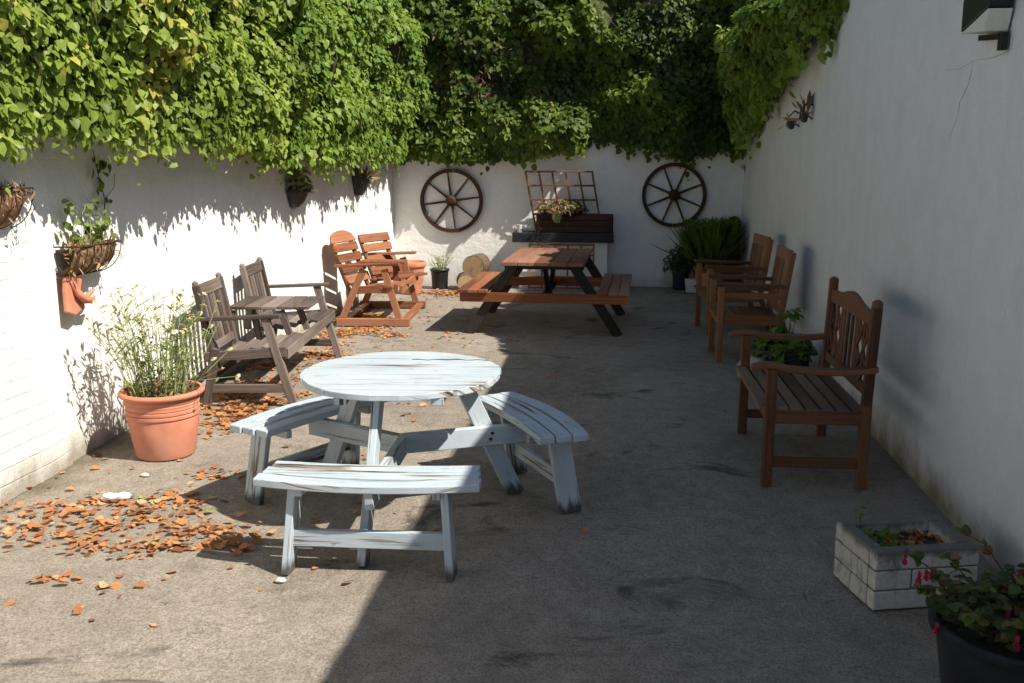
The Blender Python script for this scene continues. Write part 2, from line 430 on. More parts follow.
def ground():
    bm = bmesh.new()
    xs = [-200, -40, -10] + [-3.6+i*.12 for i in range(47)] + [10, 40, 200]
    ys = [-200, -40, -8] + [-1+i*.12 for i in range(124)] + [30, 80, 200]
    grid = []
    for y in ys:
        row = []
        for x in xs:
            z = 0
            if -3.7 < x < 2.2 and -1.1 < y < 13.8:
                z = noise.noise(Vector((x*1.1, y*1.1, 3)))*.012 + noise.noise(Vector((x*3, y*3, 8)))*.004
            row.append(bm.verts.new((x, y, z-.006)))
        grid.append(row)
    for j in range(len(ys)-1):
        for i in range(len(xs)-1):
            bm.faces.new((grid[j][i], grid[j][i+1], grid[j+1][i+1], grid[j+1][i]))
    me = bpy.data.meshes.new('ground'); bm.to_mesh(me); bm.free()
    me.polygons.foreach_set('use_smooth', [True]*len(me.polygons)); me.materials.append(M['ground'])
    o = bpy.data.objects.new('ground', me); COL.objects.link(o); o['kind'] = 'structure'
ground()

def wall_mesh(name, a, b, h0, h1, thick, out, mat, wob=.012, z0=-.12):
    """wall from a to b (inner face line), thickness away from the yard ('out' = unit normal into the yard), gently uneven face"""
    a, b, out = Vector((*a, 0)), Vector((*b, 0)), Vector((*out, 0))
    L = (b-a).length; nx = int(L/.15)+1; nz = 22
    mb = MB(); idx = {}
    for side in (0, 1):
        for i in range(nx+1):
            for k in range(nz+1):
                t = i/nx; p = a.lerp(b, t); h = h0+(h1-h0)*t
                z = z0+(h-z0)*k/nz
                if k == nz: z += noise.noise(Vector((p.x*2, p.y*2, 0)))*.015
                d = noise.noise(Vector((p.x*.9, p.y*.9, z*1.2)))*wob + noise.noise(Vector((p.x*3, p.y*3, z*3)))*wob*.35
                q = p - out*thick*side + (out*d if side == 0 else Vector())
                idx[side, i, k] = len(mb.v); mb.v.append(Vector((q.x, q.y, z)))
    u4 = [(0, 0), (1, 0), (1, 1), (0, 1)]
    for i in range(nx):
        for k in range(nz):
            mb.face([idx[0, i, k], idx[0, i+1, k], idx[0, i+1, k+1], idx[0, i, k+1]], u4)
            mb.face([idx[1, i+1, k], idx[1, i, k], idx[1, i, k+1], idx[1, i+1, k+1]], u4)
        mb.face([idx[0, i, nz], idx[0, i+1, nz], idx[1, i+1, nz], idx[1, i, nz]], u4)
    for k in range(nz):
        mb.face([idx[1, 0, k], idx[0, 0, k], idx[0, 0, k+1], idx[1, 0, k+1]], u4)
        mb.face([idx[0, nx, k], idx[1, nx, k], idx[1, nx, k+1], idx[0, nx, k+1]], u4)
    o = mb.build(name, mat, None, 0, True)
    bm = bmesh.new(); bm.from_mesh(o.data); bmesh.ops.recalc_face_normals(bm, faces=bm.faces); bm.to_mesh(o.data); bm.free()
    return o

lw = wall_mesh('garden_wall', (LX(-3), -3), (LX(13.4), 13.4), 2.05, 2.1, .23, (1, 0), M['wall_l'])
tag(lw, 'long white painted brick wall on the left under the overhanging climbers', 'wall')
pier = MB().board((LX(3.1)+.0, 3.55, -.1), (LX(3.1)+.0, 3.55, 2.0), 2.9, .07, (1, 0, 0)).build('wall_pier', M['wall_l'], None, .012)
pier.location = (-.004, 0, 0); pier.parent = lw
bw = wall_mesh('garden_wall', (-3.4, BY(-3.4)), (1.85, BY(1.85)), 1.98, 2.0, .23, (.019, -1), M['wall_b'])
tag(bw, 'white rendered wall closing the far end of the yard behind the wheels', 'wall')
rw = wall_mesh('garden_wall', (RX(-4), -4), (RX(13.5), 13.5), 3.22, 3.24, .3, (-1, 0), M['wall_r'], .016)
tag(rw, 'tall shaded white roughcast wall along the right of the yard', 'wall')
cr = MB()
for pts in ([(4.42, 2.205), (4.6, 2.19), (4.85, 2.20), (5.05, 2.18), (5.25, 2.19)], [(4.86, 2.197), (4.9, 2.10), (5.0, 2.02), (5.02, 1.95), (5.12, 1.84)]):
    cr.tube([(RX(y)-.004+random.uniform(-.001, .001), y, z) for y, z in pts], [.0013, .0012, .0013, .0009, .0006], 5)
cr.build('crack', M['crack'], rw)

# ------------------------------------------------------------------ climbing plants
def fbm(x, y, z, o=3):
    return noise.fractal(Vector((x, y, z)), 1.0, 2.0, o)

def climber(name, label, cat, mat, s0, s1, base, out, zb, zt, depth, n, size, seed, hole=-.38, fringe=.10, prof=None, sunvar=.0, holes=1.0, endround=.5, lumpy=1.0, dead=0):
    """hanging mass: base(s) foot point on the wall, out = unit vector into the yard, zb/zt bottom and top heights"""
    prof = prof or [(0, .25), (.05, .55), (.16, .85), (.35, 1.0), (.6, .95), (.82, .65), (.95, .15), (1.0, -.5)]
    root = thing(name, label, cat, (0, 0, 0))
    c = base((s0+s1)/2); root.location = (c[0], c[1], 0)
    o3 = np.array([out[0], out[1], 0.0]); al = np.array([-out[1], out[0], 0.0])
    def env(u, s):
        for (a, da), (b, db) in zip(prof, prof[1:]):
            if u <= b: d = da+(db-da)*(u-a)/(b-a); break
        else: d = prof[-1][1]
        e = min((s-s0), (s1-s))
        k = min(1, max(0, e/endround)); k = math.sqrt(1-(1-k)**2)
        return d*(.25+.75*k)
    def surf(u, s):
        x, y = base(s); lo, hi = zb(s), zt(s)
        z = lo+(hi-lo)*u
        lump = (fbm(s*.62+seed, z*.8, seed)*.30 + fbm(s*1.5+seed, z*1.7, seed+4)*.20 + fbm(s*3.3+seed, z*3.5, seed+5)*.08)*lumpy
        d = max(.05 if u < .2 else -9, depth*env(u, s)+lump*min(1, depth*2.2)*min(1, u*4+.3))
        return np.array([x, y, 0])+o3*d+np.array([0, 0, z])
    P, N, T, sz, rn = [], [], [], [], []
    tries = 0
    while len(P) < n and tries < n*5:
        tries += 1
        s = random.uniform(s0, s1); u = random.random()**1.15
        if random.random() < .12: u = random.uniform(0, .06)
        p = surf(u, s)
        hv = fbm(s*2.0+seed*3, p[2]*2.2, seed+9)
        if u > .22 and hv < hole and random.random() < .93*holes: continue
        pu = surf(min(1, u+.02), s)-surf(max(0, u-.02), s); ps = surf(u, s+.03)-surf(u, s-.03)
        nn = np.cross(pu, ps)
        if nn@o3 < 0: nn = -nn
        nn = nn/(np.linalg.norm(nn)+1e-9)
        inward = abs(random.gauss(0, .055))+(.12*random.random() if random.random() < .35 else 0)
        if u < .05: p = p+np.array([0, 0, -abs(random.gauss(0, fringe*.6))*(.3+max(0, fbm(s*2.6, seed, 2)+.6))])
        p = p-nn*inward+rdir(1)[0]*.02
        P.append(p)
        N.append(nn*.8+np.array([0, -.12, .55])+o3*.25+rng.normal(size=3)*.40)
        T.append(np.array([0, 0, -1.0])+rng.normal(size=3)*.55+nn*.25)
        sz.append(size*random.choice((.5, .65, .8, .95, 1.1, 1.3))*random.uniform(.85, 1.15))
        rn.append(np.clip(.45+.75*fbm(s*1.2, p[2]*1.3, seed+3)+random.gauss(0, .20), 0, 1))
    P = np.array(P)-np.array([c[0], c[1], 0])
    leaf_cloud('foliage', P, N, T, sz, mat, root, rnd=np.array(rn))
    # dark lumpy sheet behind the leaves, standing in for the foliage's shaded interior
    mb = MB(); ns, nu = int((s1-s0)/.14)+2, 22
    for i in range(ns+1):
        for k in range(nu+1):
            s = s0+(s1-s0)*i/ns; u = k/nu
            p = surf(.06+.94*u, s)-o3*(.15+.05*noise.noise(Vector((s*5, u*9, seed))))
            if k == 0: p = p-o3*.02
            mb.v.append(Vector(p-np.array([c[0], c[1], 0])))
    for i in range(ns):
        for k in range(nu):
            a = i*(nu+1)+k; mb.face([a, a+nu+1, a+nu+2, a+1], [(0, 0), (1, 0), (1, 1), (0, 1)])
    mb.build('shade_backing', M['core'], root, 0, True)
    if dead:
        DP = []
        while len(DP) < dead:
            s, u = random.uniform(s0+.2, s1-.5), random.uniform(.12, .5)
            p = surf(u, s)
            if fbm(s*1.6, p[2]*1.6, 77) > .05: DP.append(p-o3*random.uniform(-.02, .08)-np.array([c[0], c[1], 0]))
        leaf_cloud('dead_growth', DP, rng.normal(size=(dead, 3))+o3, rng.normal(size=(dead, 3))+np.array([0, 0, -.6]), rng.uniform(.05, .14, dead), M['dead_ivy'], root, SLIM_V)
    tw = MB()
    for _ in range(int((s1-s0)*16)):
        s = random.uniform(s0+.1, s1-.1); u = random.uniform(.05, .9); p = Vector(surf(u, s)-o3*random.uniform(.03, .15)-np.array([c[0], c[1], 0]))
        pts = [p]; d = Vector((random.gauss(0, .5)*al[0], random.gauss(0, .5)*al[1], -.6+random.gauss(0, .5)))
        for _k in range(4):
            d = (d+Vector(rng.normal(size=3)*.35)).normalized(); pts.append(pts[-1]+d*random.uniform(.05, .12))
        tw.tube(pts, [.006, .005, .004, .003, .002], 5)
    tw.build('stems', M['twig'], root)['kind'] = 'stuff'
    return root

P_LEFT = [(0, .72), (.04, .86), (.12, .98), (.3, 1.0), (.5, .98), (.75, .72), (.92, .2), (1.0, -.7)]
def interp(tab):
    def f(s):
        if s <= tab[0][0]: return tab[0][1]
        for (a, x), (b, y) in zip(tab, tab[1:]):
            if s <= b: return x+(y-x)*(s-a)/(b-a)
        return tab[-1][1]
    return f
climber('climbing_vine', 'broad leaved bright green vine spilling over the near end of the left wall', 'climber', M['vine'], 1.9, 8.2,
        lambda s: (LX(s), s), (1, 0), interp([(1.5, 1.90), (4.1, 1.98), (4.9, 1.99), (6.7, 1.93), (8.2, 1.92)]), lambda s: 3.75+.2*math.sin(s*1.7), .52, 40000, .055, 11, -.46, .17, P_LEFT)
climber('ivy_mound', 'rounded bright green ivy mound on the left wall above the two black wall pots', 'ivy', M['ivy'], 7.6, 13.0,
        lambda s: (LX(s), s), (1, 0), interp([(7.6, 1.84), (9.8, 1.84), (12, 1.88), (13, 1.92)]), lambda s: 4.55+.2*math.sin(s*1.3), .50, 33000, .060, 23, -.5, .16, P_LEFT)
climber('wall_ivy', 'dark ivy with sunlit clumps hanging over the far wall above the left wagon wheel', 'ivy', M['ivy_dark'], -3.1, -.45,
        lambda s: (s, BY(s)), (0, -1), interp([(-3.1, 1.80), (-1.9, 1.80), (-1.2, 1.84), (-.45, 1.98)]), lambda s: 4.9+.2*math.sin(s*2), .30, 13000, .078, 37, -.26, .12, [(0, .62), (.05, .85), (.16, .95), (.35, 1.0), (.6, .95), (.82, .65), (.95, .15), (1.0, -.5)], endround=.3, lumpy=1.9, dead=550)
climber('evergreen_shrub', 'dark evergreen shrub rising behind the middle of the far wall', 'shrub', M['shrub'], -1.1, 1.0,
        lambda s: (s, BY(s)+.12), (0, -1), lambda s: 1.97, lambda s: 5.2, .32, 9000, .06, 51, -.18, .05, None, endround=.3)
climber('corner_ivy', 'thick ivy draped over the top of the right wall and the far right corner', 'ivy', M['ivy'], 7.4, 13.3,
        lambda s: (RX(s)+.02, s), (-1, 0), interp([(7.4, 3.02), (7.9, 2.90), (9.5, 2.62), (10.2, 2.45), (11.3, 2.34), (12.2, 2.12), (13.3, 1.95)]), interp([(7.4, 3.4), (10, 3.6), (11.3, 3.8), (12.2, 4.6), (13.3, 5.0)]), .46, 20000, .070, 67, -.5, .20, [(0, .3), (.08, .7), (.28, 1), (.5, .85), (.75, .3), (1.0, -.6)], endround=.6)
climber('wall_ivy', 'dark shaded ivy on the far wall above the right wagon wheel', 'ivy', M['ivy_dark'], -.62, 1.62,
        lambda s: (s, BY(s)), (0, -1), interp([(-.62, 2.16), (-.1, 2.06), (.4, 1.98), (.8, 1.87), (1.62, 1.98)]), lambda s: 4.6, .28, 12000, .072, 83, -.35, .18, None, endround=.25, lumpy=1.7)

# ------------------------------------------------------------------ round picnic table with three benches
def round_table():
    t = thing('round_picnic_table', 'pale blue painted round picnic table with three attached benches and peeling paint', 'picnic table', (-1.06, 4.48, 0))
    mat = M['bluewood']; Rr = .488; zt = .72; th = .032
    rot = Matrix.Translation((0, 0, zt-th/2)) @ Matrix.Rotation(R(5), 4, 'Z')
    mb = MB(); k = 9; wd = 2*Rr/k
    for i in range(k):
        v0 = -Rr+i*wd+.0045; v1 = -Rr+(i+1)*wd-.0045
        m = 12
        vs = [v0+(v1-v0)*j/m for j in range(m+1)]
        hw = lambda v: math.sqrt(max(.0012, Rr*Rr-v*v))
        jit = random.uniform(-.009, .009)
        poly = [(hw(v)+jit, v) for v in vs]+[(-hw(v)+jit, v) for v in reversed(vs)]
        mb.prism(poly, th+random.uniform(-.003, .002), rot)
    mb.build('tabletop', mat, t, .004)
    up_ = [(.02+.40*q/14, .262+.010*math.sin(q*1.7)+random.uniform(.002, .008)+(.012 if 5 < q < 9 else 0)) for q in range(15)]
    dn_ = [(.02+.40*q/14, .262+.010*math.sin(q*1.7)-random.uniform(.001, .007)) for q in range(15)]
    MB().prism(dn_+up_[::-1], .002, Matrix.Translation((0, 0, zt+.0012)) @ Matrix.Rotation(R(5), 4, 'Z')).build('rotten_split', M['bark'], t)
    for off in (-.22, .22):
        d = Matrix.Rotation(R(5), 4, 'Z') @ Vector((off, 0, 0)); e = Matrix.Rotation(R(5), 4, 'Z') @ Vector((0, .42, 0))
        MB().board((d.x-e.x, d.y-e.y, zt-th-.0175), (d.x+e.x, d.y+e.y, zt-th-.0175), .06, .033).build('batten', mat, t, .003)
    # (bench normal, inner n, t range, leg t positions, leg n, arm angle, slant-leg foot distance)
    for (na, n0, t0, t1, legs, ln, aa, fr, sg, zs) in ((-88, .52, -.47, .45, (-.36, .35), .70, -89, .69, -1, .40),
                                               (30, .53, -.48, .40, (-.36, .30), .70, 27, .62, 1, .425),
                                               (151, .46, -.42, .47, (-.33, .37), .65, 152, .61, -1, .425)):
        nv = Vector((math.cos(R(na)), math.sin(R(na)), 0)); tv = Vector((-nv.y, nv.x, 0))
        F = Matrix(((tv.x, nv.x, 0, 0), (tv.y, nv.y, 0, 0), (0, 0, 1, 0), (0, 0, 0, 1)))   # local x = t, y = n (mirrored, winding fixed below)
        bs = MB(); tc = (t0+t1)/2; hl = (t1-t0)/2
        for j in range(3):
            a0 = n0+j*.088; a1 = a0+.082; lo, hi = t0-.012*j, t1+.012*j
            pts_in = [(lo+(hi-lo)*q/10) for q in range(11)]
            bow = lambda x: .045*(1-((x-tc)/hl)**2)*(.75+.25*j)
            poly = [(x, a0+bow(x)) for x in pts_in]+[(x, a1+bow(x)) for x in reversed(pts_in)]
            poly = [(-x, y) for x, y in poly][::-1]
            F2 = Matrix(((-tv.x, nv.x, 0, 0), (-tv.y, nv.y, 0, 0), (0, 0, 1, zs), (0, 0, 0, 1)))
            bs.prism(poly, .036+random.uniform(-.002, .002), F2)
        bs.build('bench_seat', mat, t, .005)
        P = lambda tt, n, z: nv*n+tv*tt+Vector((0, 0, z))
        for q in legs:
            sgn = 1 if q > tc else -1
            MB().board(P(q, ln+.06, -.005), P(q-sgn*.03, ln+.0, zs-.019), .115, .034, tv).build('bench_leg', mat, t, .004)
            MB().board(P(q-sgn*.06, n0+.02, zs-.039), P(q-sgn*.06, n0+.25, zs-.039), .034, .04).build('seat_batten', mat, t, .003)
        MB().board(P(legs[0]+.015, ln+.045, .15), P(legs[1]-.015, ln+.045, .15), .03, .075).build('bench_rail', mat, t, .003)
        av = Vector((math.cos(R(aa)), math.sin(R(aa)), 0)); as_ = Vector((-av.y, av.x, 0))
        MB().board(av*-.012+Vector((0, 0, .345+.003*sg)), av*(n0+.19)+Vector((0, 0, zs-.085)), .04, .10).build('bearer', mat, t, .004)
        o = as_*.0405*sg
        MB().board(av*fr+o+Vector((0, 0, -.005)), av*.30+o+Vector((0, 0, zt-th-.004)), .09, .038, as_).build('slanted_leg', mat, t, .004)
        bo = MB()
        for z in (.33, .36): 
            c = av*(.30+(fr-.30)*(1-z/.70)+(.012 if z > .34 else -.012))+Vector((0, 0, z))
            bo.tube([c-as_*.03, c-as_*.022], .008, 8)
        bo.build('bolt', M['iron'], t)
    return t
round_table()

# ------------------------------------------------------------------ rectangular picnic table
def picnic_table():
    t = thing('picnic_table', 'brown A-frame picnic table with black legs standing before the far wall', 'picnic table', (-.74, 10.08, 0), R(-1.5))
    hl = .78; zt = .72
    mb = MB()
    for k in range(5):
        x = -.33+k*.165
        mb.board((x, -hl, zt), (x, hl, zt), .159, .038)
    mb.build('tabletop', M['top_wood'], t, .005)
    for y in (-.58, .58): MB().board((-.40, y, zt-.045), (.40, y, zt-.045), .045, .05).build('batten', M['black_wood'], t, .003)
    for sx in (-1, 1):
        sb = MB()
        for k in range(3):
            x = sx*(.60+k*.105); sb.board((x, -hl, .44), (x, hl, .44), .098, .034)
        sb.build('seat', M['red_wood'] if sx < 0 else M['top_wood'], t, .005)
    for y in (-.70, .62):
        MB().board((-.84, y, .375), (.84, y, .375), .045, .095).build('bearer', M['orange_wood'], t, .004)
        for sx in (-1, 1):
            yy = y+.042
            MB().board((sx*.76, yy, -.004), (sx*.30, yy, zt-.02), .095, .042, (0, 1, 0)).build('leg', M['black_wood'], t, .004)
    for sy in (-1, 1):
        MB().board((0, sy*.50, zt-.05), (0, sy*.10, .33), .09, .04, (1, 0, 0)).build('brace', M['black_wood'], t, .003)
    MB().board((0, -.62, .375), (0, .56, .375), .04, .08).build('stringer', M['black_wood'], t, .003)
picnic_table()

# ------------------------------------------------------------------ companion seats
def arch_poly(w_, h_, rise, n=14):
    pts = [(-w_/2, 0), (w_/2, 0)]
    for i in range(n+1):
        x = w_/2-w_*i/n; pts.append((x, h_+rise*math.sqrt(max(0, 1-(2*x/w_)**2))))
    return pts

def grey_companion():
    t = thing('companion_bench', 'weathered grey double garden seat with a tray table between its two chairs', 'garden seat', (-2.73, 7.22, 0), R(-90+6))
    m = M['grey_wood']; W = 1.70
    P = lambda x, y, z: (x, y, z)
    xs = {'a': (.84, .31), 'b': (-.31, -.84)}          # near chair (local +x is towards the street end), far chair
    for (x1, x0) in xs.values():
        cx = (x0+x1)/2; w_ = abs(x1-x0)
        st = MB()
        for k in range(5):
            y = .26-k*.105; z = .42-k*.018
            st.board((x0-.02, y, z), (x1+.02, y, z), .092, .022, (0, .17, 1))
        st.build('seat', m, t, .003)
        bk = MB(); lean = .20
        def bp(x, z): return (x, -.23-(z-.36)*.19, z)
        for x in (x0, x1):
            bk.board(bp(x, .26), bp(x, .865), .05, .045, (0, 1, .19))
            bk.tube([bp(x, .86), bp(x, .885), bp(x, .90)], [.024, .024, .006], 8)
        bk.board(bp(x0, .825), bp(x1, .825), .028, .085, (0, -.19, 1))
        bk.board(bp(x0, .42), bp(x1, .42), .028, .06, (0, -.19, 1))
        for k in range(6):
            x = x0+(x1-x0)*(k+1)/7
            bk.board(bp(x, .43), bp(x, .80), .042, .014, (0, 1, .19))
        bk.build('backrest', m, t, .004)
    for x in (.865, -.865):
        MB().board((x, .34, -.003), (x, .16, .64), .06, .04, (1, 0, 0)).build('front_leg', m, t, .004)
        MB().board((x, -.29, -.003), (x, -.20, .42), .06, .04, (1, 0, 0)).build('rear_leg', m, t, .004)
        MB().board((x, -.36, .63), (x, .27, .655), .065, .026).build('armrest', m, t, .005)
        MB().board((x+.0, -.275, .13), (x, .295, .13), .035, .06).build('side_rail', m, t, .003)
        MB().board((x-.0, -.28, .36), (x, .30, .40), .03, .07).build('seat_rail', m, t, .003)
    for x in (.26, -.26):
        MB().board((x, .20, .36), (x, .12, .60), .05, .035, (1, 0, 0)).build('tray_support', m, t, .003)
        MB().board((x, -.30, .36), (x, -.26, .60), .05, .035, (1, 0, 0)).build('tray_support', m, t, .003)
    tb = MB()
    for k in range(5): tb.board((-.29, .28-k*.125, .62), (.29, .28-k*.125, .62), .118, .024)
    tb.build('tray', m, t, .004)
    MB().board((-.87, .30, .385), (.87, .30, .385), .03, .075).build('front_rail', m, t, .003)
    MB().board((-.84, -.27, .20), (.84, -.27, .20), .03, .06).build('back_rail', m, t, .003)
grey_companion()

def brown_companion():
    t = thing('companion_bench', 'red brown double garden seat on sled runners with one rounded slatted back', 'garden seat', (-2.60, 10.33, 0), R(-90+4))
    m = M['red_wood']
    for sx, rounded in ((1, True), (-1, False)):
        cx = sx*.34; tilt = -.30 if rounded else -.52
        fr = Matrix.Translation((cx-(0 if rounded else .05), 0 if rounded else .14, 0)) @ Matrix.Rotation(tilt, 4, 'Z')
        st = MB()
        for k in range(4):
            y = (.22 if rounded else .10)-k*.112; a = fr @ Vector((-.26, y, .42-k*.016)); b = fr @ Vector((.26, y, .42-k*.016))
            st.board(a, b, .112, .026)
        st.build('seat', m, t, .004)
        bk = MB(); bp = lambda x, z: fr @ Vector((x, -.24-(z-.40)*.42, z))
        up = (fr.to_3x3() @ Vector((0, -.42, 1))).normalized()
        for z in ((.47, .58, .69, .80) if rounded else (.47, .60, .73)): bk.board(bp(-.25, z), bp(.25, z), .026, .092, up)
        fy = (fr.to_3x3() @ Vector((0, 1, .42))).normalized(); fx = (fr.to_3x3() @ Vector((1, 0, 0))).normalized()
        o = bp(0, .85 if rounded else .79)
        F = Matrix(((fx.x, up.x, fy.x, o.x), (fx.y, up.y, fy.y, o.y), (fx.z, up.z, fy.z, o.z), (0, 0, 0, 1)))
        F = Matrix(((-fx.x, up.x, fy.x, o.x), (-fx.y, up.y, fy.y, o.y), (-fx.z, up.z, fy.z, o.z), (0, 0, 0, 1)))
        bk.prism(arch_poly(.52, .02, .115) if rounded else [(-.26, 0), (.26, 0), (.26, .10), (-.26, .10)], .026, F)
        for x in (-.21, .21):
            a, b = bp(x, .30), bp(x, .86); off = fy*-.03
            bk.board(a+off, b+off, .05, .034, fy)
        bk.build('backrest', m, t, .004)
    for x in (.62, -.62):
        MB().board((x, -.38, .03), (x, -.12, .60), .07, .045, (1, 0, 0)).build('leg', m, t, .004)
        MB().board((x, .26, .03), (x, .10, .60), .07, .045, (1, 0, 0)).build('leg', m, t, .004)
        MB().board((x, -.42, .04), (x, .36, .04), .055, .08).build('sled_runner', m, t, .005)
        MB().board((x, -.42, .635), (x, .26, .66), .10, .028).build('armrest', m, t, .005)
        MB().board((x*.985, -.22, .38), (x*.985, .24, .40), .035, .08).build('side_rail', m, t, .003)
    tb = MB()
    for y in (.18, .05, -.08, -.21): tb.board((-.11, y, .62), (.11, y, .62), .118, .025)
    tb.build('tray', m, t, .004)
    MB().board((0, .12, .40), (0, .12, .605), .06, .04, (1, 0, 0)).build('tray_support', m, t, .003)
    MB().board((-.60, .27, .385), (.60, .27, .385), .034, .085).build('front_rail', m, t, .003)
    MB().board((-.61, .30, .05), (.61, .30, .05), .08, .035).build('cross_runner', m, t, .004)
    MB().board((-.61, -.33, .05), (.61, -.33, .05), .08, .035).build('cross_runner', m, t, .004)
brown_companion()

# ------------------------------------------------------------------ lattice-back bench on the right
def curved_arm(mb, x, y0, y1, z, wd=.06, th=.034):
    n = 10; pts = []
    for i in range(n+1):
        u = i/n; pts.append((y0+(y1-y0)*u, z-.03*math.sin(PI*u)*(1-u)*1.2+(.012 if u > .75 else 0)-.03*max(0, u-.9)*6))
    poly = [(y, zz-th/2) for y, zz in pts]+[(y, zz+th/2) for y, zz in reversed(pts)]
    F = Matrix(((0, 0, 1, x), (1, 0, 0, 0), (0, 1, 0, 0), (0, 0, 0, 1)))
    mb.prism(poly, wd, F)

def lattice_bench():
    t = thing('garden_bench', 'dark brown two seat garden bench with a lattice back against the right wall', 'bench', (1.065, 5.58, 0), R(90+.5))
    m = M['teak']; hw = .50; hd = .25
    for x in (-hw, hw):
        MB().board((x, hd, -.006), (x, hd, .645), .055, .055, (1, 0, 0)).build('front_leg', m, t, .005)
        rl = MB()
        rl.board((x, -hd, -.006), (x, -hd, .46), .055, .05, (1, 0, 0)); rl.board((x, -hd, .455), (x, -hd-.02, .985), .05, .049, (1, 0, 0))
        rl.tube([(x, -hd-.02, .98), (x, -hd-.021, 1.01), (x, -hd-.022, 1.025)], [.030, .030, .012], 10)
        rl.build('rear_leg', m, t, .005)
        a = MB(); curved_arm(a, x, -hd-.045, hd+.11, .655); a.build('armrest', m, t, .007)
        MB().board((x, -hd+.02, .385), (x, hd-.02, .385), .034, .075).build('seat_rail', m, t, .003)
        MB().board((x, -hd+.02, .13), (x, hd-.02, .13), .030, .055).build('stretcher', m, t, .003)
    st = MB()
    for k in range(7): st.board((-hw-.01, .275-k*.082, .432-k*.003), (hw+.01, .275-k*.082, .432-k*.003), .066, .021)
    st.build('seat', M['teak_seat'], t, .004)
    MB().board((-hw, hd-.002, .385), (hw, hd-.002, .385), .034, .075).build('front_rail', m, t, .003)
    MB().board((-hw, -hd, .385), (hw, -hd, .385), .03, .06).build('back_rail', m, t, .003)
    bp = lambda x, z: Vector((x, -hd-(z-.46)*.038, z)); up = Vector((0, -.038, 1)).normalized(); fy = Vector((0, 1, .038)).normalized()
    o = bp(0, .875)
    F = Matrix(((-1, up.x, fy.x, o.x), (0, up.y, fy.y, o.y), (0, up.z, fy.z, o.z), (0, 0, 0, 1)))
    n = 16; top = [(hw-.03-2*(hw-.03)*i/n) for i in range(n+1)]
    poly = [(-hw+.03, 0), (hw-.03, 0)]+[(x, .075+.05*math.exp(-(x/.2)**2)) for x in top]
    MB().prism(poly, .03, F).build('top_rail', m, t, .005)
    MB().board(bp(-hw+.03, .53), bp(hw-.03, .53), .028, .055, up).build('lower_rail', m, t, .003)
    sl = MB()
    for x in (-.14, -.047, .047, .14): sl.board(bp(x, .54), bp(x, .89), .036, .014, fy)
    for sx in (-1, 1):
        x0, x1 = sx*.19, sx*.455
        for x in (x0, (x0+x1)/2, x1): sl.board(bp(x, .54), bp(x, .89), .026, .014, fy)
        zm = .715
        for (za, zb_) in ((.555, zm), (zm, .875)):
            for xa, xb in ((x0, (x0+x1)/2), ((x0+x1)/2, x1)):
                sl.board(bp(xa, za)+fy*.004, bp(xb, zb_)+fy*.004, .02, .012, fy); sl.board(bp(xb, za)-fy*.003, bp(xa, zb_)-fy*.003, .02, .012, fy)
    sl.build('lattice', m, t, .002)
lattice_bench()

def armchair():
    t = thing('garden_armchair', 'honey brown wooden armchair, the nearer of two by the right wall', 'armchair', (1.13, 8.55, 0), R(90+2), 'brown armchairs along the right wall')
    m = M['teak_light']; hw = .27; hd = .265
    for x in (-hw, hw):
        MB().board((x, hd, -.006), (x, hd, .665), .05, .05, (1, 0, 0)).build('front_leg', m, t, .005)
        rl = MB(); rl.board((x, -hd-.08, -.006), (x, -hd+.02, .42), .05, .045, (1, 0, 0)); rl.board((x, -hd+.02, .41), (x, -hd-.06, .96), .05, .045, (1, 0, 0)); rl.build('rear_leg', m, t, .005)
        MB().board((x, -hd-.04, .665), (x, hd+.05, .69), .07, .03).build('armrest', m, t, .008)
        MB().board((x, -hd, .37), (x, hd-.02, .37), .032, .08).build('seat_rail', m, t, .003)
        MB().board((x, -hd+.0, .58), (x, hd-.02, .59), .03, .05).build('side_rail', m, t, .003)
    st = MB()
    for k in range(6): st.board((-hw, .28-k*.098, .42-k*.008), (hw, .28-k*.098, .42-k*.008), .085, .022)
    st.build('seat', m, t, .004)
    MB().board((-hw, hd-.002, .37), (hw, hd-.002, .37), .032, .08).build('front_rail', m, t, .003)
    bk = MB(); bp = lambda x, z: Vector((x, -hd+.035-(z-.41)*.145, z)); fy = Vector((0, 1, .145)).normalized(); up = Vector((0, -.145, 1)).normalized()
    bk.board(bp(-hw, .93), bp(hw, .93), .034, .10, up); bk.board(bp(-hw+.02, .47), bp(hw-.02, .47), .026, .06, up)
    for k in range(8): bk.board(bp(-.205+k*.0586, .47), bp(-.205+k*.0586, .90), .048, .016, fy)
    bk.build('backrest', m, t, .004)
    return t
ac = armchair()
dup(ac, 'honey brown wooden armchair further back, nearest the strap leaved plants', (1.13, 9.90, 0), R(90+7))

